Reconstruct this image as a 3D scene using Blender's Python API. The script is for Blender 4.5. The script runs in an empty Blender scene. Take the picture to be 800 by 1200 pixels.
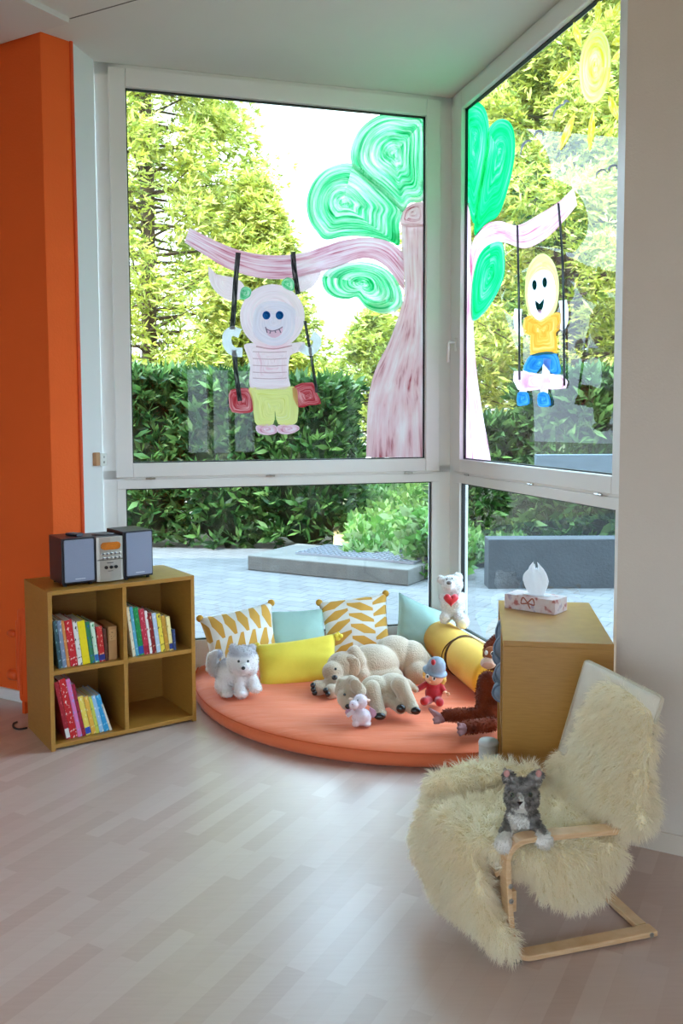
import bpy, bmesh, math, random
import numpy as np
from mathutils import Vector, Matrix, Euler

SC = bpy.context.scene
COL = SC.collection
rad = math.radians
# ---------------------------------------------------------------- camera
F, PITCH, ROLL, CY, CH = 1024.694, 0.0697, -0.0038, 561.78, 1.6
_cp, _sp, _cr, _sr = math.cos(PITCH), math.sin(PITCH), math.cos(ROLL), math.sin(ROLL)
FWD = Vector((0, _cp, -_sp)); _up = Vector((0, _sp, _cp)); _rt = Vector((1, 0, 0))
RGT = _rt*_cr + _up*_sr; UPV = -_rt*_sr + _up*_cr
EYE = Vector((0, 0, CH))
cam_d = bpy.data.cameras.new('camera'); cam = bpy.data.objects.new('camera', cam_d); COL.objects.link(cam)
cam_d.sensor_fit = 'VERTICAL'; cam_d.sensor_height = 36; cam_d.lens = 36*F/1200
cam_d.shift_y = -(600-CY)/1200; cam_d.clip_start = .05; cam_d.clip_end = 300
cam.matrix_world = Matrix(((RGT.x, UPV.x, -FWD.x, 0), (RGT.y, UPV.y, -FWD.y, 0), (RGT.z, UPV.z, -FWD.z, CH), (0, 0, 0, 1)))
SC.camera = cam

def ray(u, v):
    return FWD + RGT*((u-400)/F) + UPV*((CY-v)/F)
def at_y(u, v, y):                       # the point seen at pixel (u, v) at distance y in front
    d = ray(u, v); return EYE + d*(y/d.y)
def at_z(u, v, z):                       # the point seen at pixel (u, v) at height z
    d = ray(u, v); return EYE + d*((z-CH)/d.z)
def at_plane(u, v, p, n):
    d = ray(u, v); return EYE + d*((p-EYE).dot(n)/d.dot(n))

# ---------------------------------------------------------------- colours, materials
def lin(c):
    if isinstance(c, str):
        c = c.lstrip('#'); c = [int(c[i:i+2], 16)/255 for i in (0, 2, 4)]
    return tuple((x/12.92 if x <= .04045 else ((x+.055)/1.055)**2.4) for x in c[:3])
def new_mat(name):
    m = bpy.data.materials.new(name); m.use_nodes = True
    nt = m.node_tree; return m, nt, nt.nodes, nt.links, nt.nodes['Principled BSDF']
def noise(nt, scale, detail=3, vec=None, rough=.5):
    n = nt.nodes.new('ShaderNodeTexNoise'); n.inputs['Scale'].default_value = scale
    n.inputs['Detail'].default_value = detail; n.inputs['Roughness'].default_value = rough
    if vec is not None: nt.links.new(vec, n.inputs['Vector'])
    return n
def ramp(nt, fac, stops):
    r = nt.nodes.new('ShaderNodeValToRGB'); e = r.color_ramp.elements
    while len(e) < len(stops): e.new(.5)
    for x, (p, c) in zip(e, stops): x.position = p; x.color = (*c, 1)
    nt.links.new(fac, r.inputs[0]); return r
def coords(nt, kind='Object', scale=(1, 1, 1), rot=(0, 0, 0)):
    tc = nt.nodes.new('ShaderNodeTexCoord'); mp = nt.nodes.new('ShaderNodeMapping')
    mp.inputs['Scale'].default_value = scale; mp.inputs['Rotation'].default_value = rot
    nt.links.new(tc.outputs[kind], mp.inputs['Vector']); return mp.outputs['Vector']
def bump(nt, b, height, strength=.3, dist=.002):
    n = nt.nodes.new('ShaderNodeBump'); n.inputs['Strength'].default_value = strength
    n.inputs['Distance'].default_value = dist
    nt.links.new(height, n.inputs['Height']); nt.links.new(n.outputs['Normal'], b.inputs['Normal']); return n
def math_n(nt, op, a, b=None, c=None):
    n = nt.nodes.new('ShaderNodeMath'); n.operation = op
    for i, x in enumerate((a, b, c)):
        if x is None: continue
        if isinstance(x, (int, float)): n.inputs[i].default_value = x
        else: nt.links.new(x, n.inputs[i])
    return n.outputs[0]
_M = {}
def M(name, col, rough=.5, metal=0, var=0, vscale=8, bs=0, bst=.2, bd=.002, sheen=0, spec=.5, coat=0, vs=(1, 1, 1)):
    """plain procedural material: base colour with noise variation and a fine bump"""
    if name in _M: return _M[name]
    m, nt, N, L, b = new_mat(name); c = lin(col)
    b.inputs['Roughness'].default_value = rough; b.inputs['Metallic'].default_value = metal
    b.inputs['Specular IOR Level'].default_value = spec
    if sheen: b.inputs['Sheen Weight'].default_value = sheen; b.inputs['Sheen Roughness'].default_value = .5
    if coat: b.inputs['Coat Weight'].default_value = coat; b.inputs['Coat Roughness'].default_value = .1
    v = coords(nt, 'Object', vs)
    n = noise(nt, vscale, 3, v)
    r = ramp(nt, n.outputs['Fac'], [(.3, tuple(max(0, x*(1-var)) for x in c)), (.7, tuple(min(1, x*(1+var)) for x in c))])
    L.new(r.outputs[0], b.inputs['Base Color'])
    if bs:
        n2 = noise(nt, bs, 4, v); bump(nt, b, n2.outputs['Fac'], bst, bd)
    _M[name] = m; return m
def M_attr(name, rough=.85, sheen=.3, trans=0, spec=.2, bs=0):
    """colour pattern of a plush or a plant from the mesh's own colour attribute"""
    if name in _M: return _M[name]
    m, nt, N, L, b = new_mat(name)
    a = N.new('ShaderNodeAttribute'); a.attribute_name = 'Col'
    L.new(a.outputs['Color'], b.inputs['Base Color'])
    b.inputs['Roughness'].default_value = rough; b.inputs['Sheen Weight'].default_value = sheen
    b.inputs['Specular IOR Level'].default_value = spec
    if bs: bump(nt, b, noise(nt, bs, 4, coords(nt, 'Object', (1, 1, .6))).outputs['Fac'], .9, .006)
    if trans:
        t = N.new('ShaderNodeBsdfTranslucent'); L.new(a.outputs['Color'], t.inputs['Color'])
        mx = N.new('ShaderNodeMixShader'); mx.inputs[0].default_value = trans
        L.new(b.outputs[0], mx.inputs[1]); L.new(t.outputs[0], mx.inputs[2])
        L.new(mx.outputs[0], N['Material Output'].inputs['Surface'])
    _M[name] = m; return m

# ---------------------------------------------------------------- mesh building
class MB:
    """collects shapes; build() links them as ONE mesh object"""
    def __init__(s): s.v = []; s.f = []; s.m = []; s.c = []; s.uv = []; s.mi = 0
    def add(s, vs, fs, col=None, uvs=None):
        o = len(s.v); s.v += [tuple(x) for x in vs]; s.f += [tuple(i+o for i in f) for f in fs]
        s.m += [s.mi]*len(fs); s.c += [col]*len(vs); s.uv += (list(uvs) if uvs else [(0, 0)]*len(vs)); return s
    def box(s, lo, hi, mx=None):
        (a, b, c), (d, e, f) = lo, hi
        vs = [Vector(p) for p in ((a, b, c), (d, b, c), (d, e, c), (a, e, c), (a, b, f), (d, b, f), (d, e, f), (a, e, f))]
        if mx is not None: vs = [mx @ v for v in vs]
        return s.add(vs, [(3, 2, 1, 0), (4, 5, 6, 7), (0, 1, 5, 4), (1, 2, 6, 5), (2, 3, 7, 6), (3, 0, 4, 7)])
    def rbox(s, lo, hi, r, mx=None, seg=3):   # box with rounded vertical outline in x/z (rounded front)
        (a, b, c), (d, e, f) = lo, hi; pts = []
        for cx, cz, a0 in ((d-r, c+r, -90), (d-r, f-r, 0), (a+r, f-r, 90), (a+r, c+r, 180)):
            for k in range(seg+1):
                t = rad(a0+90*k/seg); pts.append((cx+r*math.cos(t), cz+r*math.sin(t)))
        return s.prism([(x, b, z) for x, z in pts], (0, e-b, 0), mx)
    def prism(s, poly, d, mx=None):
        n = len(poly); d = Vector(d)
        vs = [Vector(p) for p in poly]; vs += [v+d for v in vs]
        if mx is not None: vs = [mx @ v for v in vs]
        fs = [tuple(range(n)), tuple(range(2*n-1, n-1, -1))] + [((i+1) % n, i, i+n, (i+1) % n+n) for i in range(n)]
        return s.add(vs, fs)
    def sphere(s, c, r, mx=None, nu=20, nv=12, col=None):
        if isinstance(r, (int, float)): r = (r, r, r)
        vs = []; fs = []
        for j in range(nv+1):
            t = math.pi*j/nv
            for i in range(nu):
                p = 2*math.pi*i/nu
                vs.append(Vector((r[0]*math.sin(t)*math.cos(p), r[1]*math.sin(t)*math.sin(p), r[2]*math.cos(t))))
        if mx is not None: vs = [mx @ v for v in vs]
        c = Vector(c); vs = [v+c for v in vs]
        for j in range(nv):
            for i in range(nu):
                a, b = j*nu+i, j*nu+(i+1) % nu
                if j == 0: fs.append((a, a+nu, b+nu))
                elif j == nv-1: fs.append((a, a+nu, b))
                else: fs.append((a, a+nu, b+nu, b))
        return s.add(vs, fs, col)
    def tube(s, pts, r, n=10, caps=True, closed=False, flat=None, up=None, col=None):
        """sweep a circle (or an ellipse r x flat, or rectangle) along points; r number or list"""
        pts = [Vector(p) for p in pts]; k = len(pts); rs = r if isinstance(r, (list, tuple)) else [r]*k
        vs = []; fs = []; prev = None
        for i, p in enumerate(pts):
            if closed: t = pts[(i+1) % k]-pts[i-1]
            else: t = pts[min(i+1, k-1)]-pts[max(i-1, 0)]
            t.normalize()
            if up is not None: a = Vector(up)
            elif prev is None: a = Vector((0, 0, 1)) if abs(t.z) < .9 else Vector((1, 0, 0))
            else: a = prev
            a = (a-t*a.dot(t)).normalized(); prev = a; b = t.cross(a)
            for j in range(n):
                q = 2*math.pi*j/n
                vs.append(p + a*math.cos(q)*rs[i] + b*math.sin(q)*(flat if flat else rs[i]))
        for i in range(k if closed else k-1):
            for j in range(n):
                a, b = i*n+j, i*n+(j+1) % n; c, d = ((i+1) % k)*n+j, ((i+1) % k)*n+(j+1) % n
                fs.append((a, b, d, c))
        if caps and not closed: fs += [tuple(range(n-1, -1, -1)), tuple((k-1)*n+j for j in range(n))]
        return s.add(vs, fs, col)
    def strip(s, pts, w, th, side):
        """flat bent strip (laminated wood): path pts, width w along side, thickness th"""
        pts = [Vector(p) for p in pts]; side = Vector(side).normalized(); k = len(pts); vs = []; fs = []
        for i, p in enumerate(pts):
            t = (pts[min(i+1, k-1)]-pts[max(i-1, 0)]).normalized(); n = t.cross(side).normalized()
            for a, b in ((-1, -1), (1, -1), (1, 1), (-1, 1)): vs.append(p+side*(a*w/2)+n*(b*th/2))
        for i in range(k-1):
            for j in range(4): a, b = i*4+j, i*4+(j+1) % 4; fs.append((a, b, b+4, a+4))
        fs += [(3, 2, 1, 0), tuple((k-1)*4+j for j in range(4))]
        return s.add(vs, fs)
    def lathe(s, prof, c=(0, 0, 0), n=24, mx=None):
        vs = []; fs = []; k = len(prof); c = Vector(c)
        for r, z in prof:
            for i in range(n):
                q = 2*math.pi*i/n; v = Vector((r*math.cos(q), r*math.sin(q), z))
                vs.append((mx @ v if mx is not None else v)+c)
        for j in range(k-1):
            for i in range(n): a, b = j*n+i, j*n+(i+1) % n; fs.append((a, b, b+n, a+n))
        fs += [tuple(range(n-1, -1, -1)), tuple((k-1)*n+i for i in range(n))]
        return s.add(vs, fs)
    def build(s, name, mats, parent=None, smooth=False, bevel=0, sub=0, auto=False):
        me = bpy.data.meshes.new(name); me.from_pydata(s.v, [], s.f)
        for m in (mats if isinstance(mats, (list, tuple)) else [mats]): me.materials.append(m)
        if any(s.m): me.polygons.foreach_set('material_index', s.m)
        if any(c is not None for c in s.c):
            ca = me.color_attributes.new('Col', 'FLOAT_COLOR', 'POINT')
            ca.data.foreach_set('color', np.array([(*(c or (1, 1, 1)), 1) for c in s.c], dtype=np.float32).ravel())
        if any(u != (0, 0) for u in s.uv):
            ul = me.uv_layers.new(name='UVMap'); li = np.empty(len(me.loops), dtype=np.int32); me.loops.foreach_get('vertex_index', li)
            ul.data.foreach_set('uv', np.array(s.uv, dtype=np.float32)[li].ravel())
        if smooth: me.polygons.foreach_set('use_smooth', [True]*len(me.polygons))
        o = bpy.data.objects.new(name, me); COL.objects.link(o)
        if parent is not None: o.parent = parent
        if bevel:
            md = o.modifiers.new('bevel', 'BEVEL'); md.width = bevel; md.segments = 2; md.limit_method = 'ANGLE'; md.angle_limit = rad(40)
        if sub: md = o.modifiers.new('sub', 'SUBSURF'); md.levels = sub; md.render_levels = sub
        return o

def thing(name, label, cat, loc=(0, 0, 0), rz=0, group=None):
    o = bpy.data.objects.new(name, None); COL.objects.link(o); o.empty_display_size = .05
    o.location = loc; o.rotation_euler = (0, 0, rz); tag(o, label, cat, group); return o
def tag(o, label=None, cat=None, group=None, kind=None):
    for k, v in (('label', label), ('category', cat), ('group', group), ('kind', kind)):
        if v: o[k] = v
    return o
def struct(o, label=None, cat=None):
    o['kind'] = 'structure'
    if label: o['label'] = label
    if cat: o['category'] = cat
    return o

def catmull(P, n, closed=False):
    P = [Vector(p) for p in P]; k = len(P); out = []
    segs = k if closed else k-1
    for i in range(segs):
        p0 = P[i-1] if (closed or i > 0) else P[0]*2-P[1]
        p1, p2 = P[i], P[(i+1) % k]
        p3 = P[(i+2) % k] if (closed or i+2 < k) else P[-1]*2-P[-2]
        for j in range(n):
            t = j/n
            out.append(.5*((2*p1)+(p2-p0)*t+(2*p0-5*p1+4*p2-p3)*t*t+(3*p1-p0-3*p2+p3)*t**3))
    if not closed: out.append(P[-1])
    return out

# soft toys: shapes merged into one continuous skin, then short pile grown as geometry
def skin(prims, voxel, smooth=6):
    """prims: ('e', centre, (rx,ry,rz)[, Matrix]) or ('c', p0, p1, r0, r1). Returns (verts, faces) of the merged skin"""
    b = MB()
    for p in prims:
        if p[0] == 'e': b.sphere(p[1], p[2], p[3] if len(p) > 3 else None, 24, 16)
        else:
            p0, p1 = Vector(p[1]), Vector(p[2]); n = 8
            for i in range(n+1):
                t = i/n; b.sphere(p0.lerp(p1, t), p[3]*(1-t)+p[4]*t, None, 14, 10)
    o = b.build('tmp', M('tmp', '#888888'))
    md = o.modifiers.new('r', 'REMESH'); md.mode = 'VOXEL'; md.voxel_size = voxel
    md = o.modifiers.new('s', 'SMOOTH'); md.iterations = smooth; md.factor = .5
    dg = bpy.context.evaluated_depsgraph_get(); ev = o.evaluated_get(dg); me = ev.to_mesh()
    v = np.empty(len(me.vertices)*3, dtype=np.float64); me.vertices.foreach_get('co', v); v = v.reshape(-1, 3)
    f = [tuple(p.vertices) for p in me.polygons]
    ev.to_mesh_clear(); me0 = o.data; bpy.data.objects.remove(o); bpy.data.meshes.remove(me0)
    return v, f
def tri_data(v, f):
    t = []
    for q in f:
        for i in range(1, len(q)-1): t.append((q[0], q[i], q[i+1]))
    t = np.array(t); a, b, c = v[t[:, 0]], v[t[:, 1]], v[t[:, 2]]
    cr = np.cross(b-a, c-a); ar = np.linalg.norm(cr, axis=1)
    nv = np.zeros_like(v)
    for i in range(3): np.add.at(nv, t[:, i], cr)
    nv /= np.linalg.norm(nv, axis=1, keepdims=True)+1e-12
    return t, ar, nv
def fur(v, f, n, length, width, rng, comb=(0, 0, -.3), jit=.35, curl=.35, segs=2, clump=0, keep=None):
    """tapered blades of pile rooted on the skin. Returns verts, faces, root points per vertex"""
    t, ar, nv = tri_data(v, f)
    idx = rng.choice(len(t), n, p=ar/ar.sum()); r1 = np.sqrt(rng.random(n)); r2 = rng.random(n)
    w = np.stack([1-r1, r1*(1-r2), r1*r2], 1)
    p = (v[t[idx]]*w[:, :, None]).sum(1); nn = (nv[t[idx]]*w[:, :, None]).sum(1)
    if keep is not None:
        k = keep(p); p, nn = p[k], nn[k]; n = len(p)
    nn /= np.linalg.norm(nn, axis=1, keepdims=True)
    d = nn + np.array(comb) + rng.normal(0, jit, (n, 3))
    L = length*(.65+.5*rng.random(n))
    if clump:
        # strands lean towards the tip of the nearest lock
        kc = max(8, n//clump); ci = rng.choice(n, kc, replace=False); near = np.empty(n, dtype=int)
        cp = p[ci]
        for s0 in range(0, n, 4000):
            near[s0:s0+4000] = ((p[s0:s0+4000, None, :]-cp[None])**2).sum(2).argmin(1)
        cd = nn[ci]+np.array(comb)+rng.normal(0, .38, (kc, 3)); tip = cp+cd/np.linalg.norm(cd, axis=1, keepdims=True)*length*1.15
        d = d/np.linalg.norm(d, axis=1, keepdims=True)*.5 + (tip[near]-p)/length*.9
    d /= np.linalg.norm(d, axis=1, keepdims=True)
    bend = np.array(comb)*1.0+rng.normal(0, .5, (n, 3)); bend -= d*(bend*d).sum(1, keepdims=True)
    side = np.cross(d, rng.normal(0, 1, (n, 3))); side /= np.linalg.norm(side, axis=1, keepdims=True)+1e-9
    p0 = p-nn*length*.08
    V = []; k = segs
    for i in range(k):
        s = i/k; c = p0+d*(L*s)[:, None]+bend*(curl*L*s*s)[:, None]; ww = width*(1-.55*s)
        V += [c-side*ww/2, c+side*ww/2]
    V.append(p0+d*L[:, None]*.98+bend*(curl*L)[:, None])
    m = len(V); V = np.stack(V, 1).reshape(-1, 3); F_ = []
    base = np.arange(n)*m
    q = [np.stack([base+2*i, base+2*i+1, base+2*i+3, base+2*i+2], 1) for i in range(k-1)]
    tr = np.stack([base+2*k-2, base+2*k-1, base+2*k], 1)
    return V, q, tr, np.repeat(p, m, axis=0)
def plush_mesh(name, v, f, mat, parent, colfn, furs=(), offset=0):
    """one mesh: skin + pile; colfn maps an n x 3 array of points to n x 3 linear colours"""
    Vs = [v]; Cs = [colfn(v)]; faces_l = []; o = len(v)
    loops = []; sizes = []
    for q in f: loops.extend(q); sizes.append(len(q))
    loops = [np.array(loops, dtype=np.int32)]; sizes = [np.array(sizes, dtype=np.int32)]; ns = len(f)
    for (FV, Q, T, root) in furs:
        Vs.append(FV); Cs.append(colfn(root))
        for q in Q: loops.append((q+o).ravel().astype(np.int32)); sizes.append(np.full(len(q), 4, dtype=np.int32))
        loops.append((T+o).ravel().astype(np.int32)); sizes.append(np.full(len(T), 3, dtype=np.int32)); o += len(FV)
    V = np.concatenate(Vs); C = np.concatenate(Cs); lp = np.concatenate(loops); sz = np.concatenate(sizes)
    mats = mat if isinstance(mat, tuple) else (mat, mat)
    o_ = raw_mesh(name, V, lp, sz, C, mats[0], parent)
    if mats[1] is not mats[0] and len(o_.data.polygons) == len(sz):
        o_.data.materials.append(mats[1]); mi = np.ones(len(sz), dtype=np.int32); mi[:ns] = 0; o_.data.polygons.foreach_set('material_index', mi)
    return o_
def raw_mesh(name, V, lp, sz, C, mat, parent=None, smooth=True):
    me = bpy.data.meshes.new(name); me.vertices.add(len(V)); me.vertices.foreach_set('co', V.astype(np.float32).ravel())
    me.loops.add(len(lp)); me.loops.foreach_set('vertex_index', lp.astype(np.int32))
    me.polygons.add(len(sz)); st = np.concatenate([[0], np.cumsum(sz)[:-1]]).astype(np.int32)
    me.polygons.foreach_set('loop_start', st)
    try: me.polygons.foreach_set('loop_total', sz.astype(np.int32))
    except Exception: pass
    me.update(calc_edges=True); me.validate()
    if smooth: me.polygons.foreach_set('use_smooth', np.ones(len(me.polygons), dtype=bool))
    if C is not None:
        ca = me.color_attributes.new('Col', 'FLOAT_COLOR', 'POINT')
        ca.data.foreach_set('color', np.concatenate([C, np.ones((len(C), 1))], 1).astype(np.float32).ravel())
    me.materials.append(mat)
    o = bpy.data.objects.new(name, me); COL.objects.link(o)
    if parent is not None: o.parent = parent
    return o
SKY, SUN, LAMP, EXPO = 5.4, 8.0, 0, 0.15
# ================================================================ the room
CZ = 3.628                                               # ceiling height
K = Vector((-1.57, 4.73, 0))                             # edge of the orange pillar
WD = Vector((.8746, -.4848, 0)); WN = Vector((.4848, .8746, 0))   # along / through the room's end wall
E1 = Vector((1.0236, 3.217, 0))                           # free edge of the white wall on the right
CR = Vector((.7094, 5.7098, 0))                          # corner where both windows meet
AL, AR = rad(195.69), rad(-74.31)
DL = Vector((math.cos(AL), math.sin(AL), 0)); DR = Vector((math.cos(AR), math.sin(AR), 0))
NL = Vector((-.2704, .9627, 0)); NR = Vector((.9627, .2704, 0))   # outward normals
LEND, REND = 2.19, 2.06

def m_floor():
    m, nt, N, L, b = new_mat('laminate_floor')
    v = coords(nt, 'Object', (1, 1, 1), (0, 0, rad(-61.5)))   # strips run away towards the window bay
    br = N.new('ShaderNodeTexBrick'); L.new(v, br.inputs['Vector'])
    br.offset = .37; br.inputs['Scale'].default_value = 1; br.inputs['Brick Width'].default_value = .52; br.inputs['Row Height'].default_value = .066
    br.inputs['Mortar Size'].default_value = .0006; br.inputs['Mortar Smooth'].default_value = 0; br.inputs['Bias'].default_value = 0
    br.inputs['Color1'].default_value = (0, 0, 0, 1); br.inputs['Color2'].default_value = (1, 1, 1, 1); br.inputs['Mortar'].default_value = (.35, .35, .35, 1)
    v2 = coords(nt, 'Object', (2.2, 26, 1), (0, 0, rad(-61.5)))
    g = noise(nt, 3.0, 6, v2, .6)
    mix = N.new('ShaderNodeMixRGB'); mix.inputs[0].default_value = .45
    L.new(br.outputs['Color'], mix.inputs[1]); L.new(g.outputs['Fac'], mix.inputs[2])
    r = ramp(nt, mix.outputs[0], [(.1, lin('#bda193')), (.45, lin('#c8afa2')), (.9, lin('#d2bdb1'))])
    L.new(r.outputs[0], b.inputs['Base Color'])
    b.inputs['Roughness'].default_value = .3; b.inputs['Specular IOR Level'].default_value = .75
    bump(nt, b, g.outputs['Fac'], .06, .001)
    return m
def m_plaster(name, col, sc=140, st=.35, rough=.85):
    return M(name, col, rough, 0, .02, 3, sc, st, .003)
MFLOOR = m_floor()
MCEIL = M('ceiling_paint', '#dedcd6', .8, 0, .01, 4, 60, .1, .002)
MORANGE = m_plaster('orange_wall_paint', '#f0641e', 90, .45)
MWALL = m_plaster('white_ingrain_paint', '#dcd2c4', 110, .6)
MPVC = M('white_window_plastic', '#e6e6e2', .35, 0, .01, 5)
MGASK = M('black_gasket', '#14181a', .5)
MWHITE = M('white_board_paint', '#e4e6e6', .6)
MMETAL = M('brushed_steel', '#b8b8b4', .3, 1)

plan = [(-4.7, -3.2), (4.7, -3.2), (4.7, 1.45), tuple((E1+WD*.35+WN*.3)[:2]), tuple((CR+DR*REND+NR*.09)[:2]), tuple((CR+NL*.09+NR*.09)[:2]),
        tuple((CR+DL*LEND+NL*.09)[:2]), (-1.9, 5.4), (-4.7, 6.6)]
struct(MB().prism([(x, y, -.1) for x, y in plan], (0, 0, .1)).build('floor', MFLOOR))
b = MB().prism([(x, y, CZ) for x, y in plan], (0, 0, .15))
struct(b.build('ceiling', MCEIL))
# lower ceiling strip of the room, it stops at the end wall
q = Vector((0, 0, CZ))
J = at_z(81, 27, CZ-.03)
a0 = Vector((J.x, J.y, 0)); dirl = -WD
s1 = at_z(30, 2, CZ-.03); fa = (Vector((s1.x, s1.y, 0))-a0).normalized()
poly = [a0, a0+dirl*3.6, a0+dirl*3.6+fa*5, a0+fa*5]
b = MB().prism([(p.x, p.y, CZ-.03) for p in poly], (0, 0, .03))
struct(b.build('trim_1', M('ceiling_trim_paint', '#d8d6d2', .7)))
# fine joint line in the ceiling over the bay
b = MB(); a1 = at_z(82, 22, CZ-.001); a2 = at_z(230, -20, CZ-.001); dd = (a2-a1).normalized(); sd = Vector((-dd.y, dd.x, 0))*.004
b.prism([tuple(a1-sd), tuple(a1+sd), tuple(a1+dd*3+sd), tuple(a1+dd*3-sd)], (0, 0, .002))
struct(b.build('trim_2', M('ceiling_joint', '#6e6a64', .9)))

# orange pillar: dark face to the room, bright face to the bay
B2 = Vector((-1.447, 4.86, 0))
far = K-WD*3.3
def vprism(pts, z0, z1): return MB().prism([(p[0], p[1], z0) for p in pts], (0, 0, z1-z0))
struct(vprism([K, B2, B2+Vector((-.25, .25, 0)), far+WN*.2, far], 0, CZ).build('wall_left', MORANGE, bevel=.004))
# baseboard of the orange wall
b = vprism([K-WD*.02-WN*.014, K-WD*.02, far, far-WN*.014], 0, .065); struct(b.build('baseboard_left', MWHITE, bevel=.003))
# white reveal board between pillar and window
W2 = CR+DL*LEND
struct(vprism([B2, W2-NL*.02, W2-NL*.02+Vector((-.12, .05, 0)), B2+Vector((-.12, .05, 0))], 0, CZ).build('trim_3', MWHITE))
bd = (W2-NL*.02-B2).normalized()
# vertical orange cover strip at the pillar's edge
b = MB().tube([(B2.x, B2.y, 0), (B2.x, B2.y, CZ)], .011, 8); struct(b.build('trim_4', M('orange_strip_paint', '#e0521a', .6)))
# white wall on the right with baseboard
wr = [E1, E1+WD*3.95, E1+WD*3.95+WN*.5, E1+WN*.445]
struct(vprism(wr, 0, CZ).build('wall_right', MWALL))
b = vprism([E1-WN*.013+WD*.001, E1+WD*3.9-WN*.013, E1+WD*3.9, E1+WD*.001], 0, .075); struct(b.build('baseboard_right', M('cream_baseboard', '#d8ccba', .5), bevel=.003))
# the rest of the room behind the camera: side walls and a back wall with a door and added windows
MBACK = M('warm_white_paint', '#e0d8cc', .85)
struct(MB().box((-4.7, -3.2, 0), (-4.5, 6.6, CZ)).build('wall_side', MBACK))
struct(MB().box((4.5, -3.2, 0), (4.7, 1.6, CZ)).build('wall_side.001', MBACK))
# back wall: unseen window band added for fill light, orange panel, glazed door with painted posts
b = MB(); b.box((-4.5, -3.2, 0), (-4.1, -3, CZ)); b.box((-4.1, -3.2, 0), (.9, -3, .9)); b.box((-4.1, -3.2, 2.45), (.9, -3, CZ))
b.box((.9, -3.2, 0), (1.1, -3, CZ)); b.box((3.6, -3.2, 0), (4.5, -3, CZ)); b.box((2.3, -3.2, 2.4), (3.6, -3, CZ)); b.box((2.3, -3.2, 0), (3.6, -3, .12))
struct(b.build('wall_back', MBACK))
struct(MB().box((1.1, -3.2, 0), (2.3, -3, CZ)).build('wall_back.001', MORANGE))
for i in range(6):
    x = -4.1+i*.98
    struct(MB().box((x-.04, -3.16, .9), (x+.04, -3.05, 2.45)).build('fill_window' if i == 0 else 'fill_window.%03d' % i, MPVC))
mbrick, nt, N, L, bb = new_mat('painted_brick_pattern')
br = N.new('ShaderNodeTexBrick'); L.new(coords(nt, 'Object', (1, 1, 1), (rad(90), 0, 0)), br.inputs['Vector'])
br.inputs['Scale'].default_value = 1; br.inputs['Brick Width'].default_value = .2; br.inputs['Row Height'].default_value = .13; br.inputs['Mortar Size'].default_value = .02
br.inputs['Color1'].default_value = (*lin('#d8495e'), 1); br.inputs['Color2'].default_value = (*lin('#c43a50'), 1); br.inputs['Mortar'].default_value = (*lin('#f0d8dc'), 1)
L.new(br.outputs[0], bb.inputs['Base Color']); bb.inputs['Roughness'].default_value = .8
d3 = struct(MB().box((2.3, -3.14, .12), (2.36, -3.06, 2.4)).box((3.54, -3.14, .12), (3.6, -3.06, 2.4)).box((2.72, -3.14, .12), (2.8, -3.06, 2.4)).box((3.1, -3.14, .12), (3.18, -3.06, 2.4)).build('window_4', MPVC))
struct(MB().box((2.36, -3.13, .12), (2.72, -3.04, 1.05)).build('trim_5', mbrick)); struct(MB().box((3.18, -3.13, .12), (3.54, -3.04, 1.05)).build('trim_6', mbrick))
struct(MB().box((2.8, -3.12, .12), (3.1, -3.05, .55)).build('trim_7', M('green_panel_paint', '#18a860', .7)))

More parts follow.
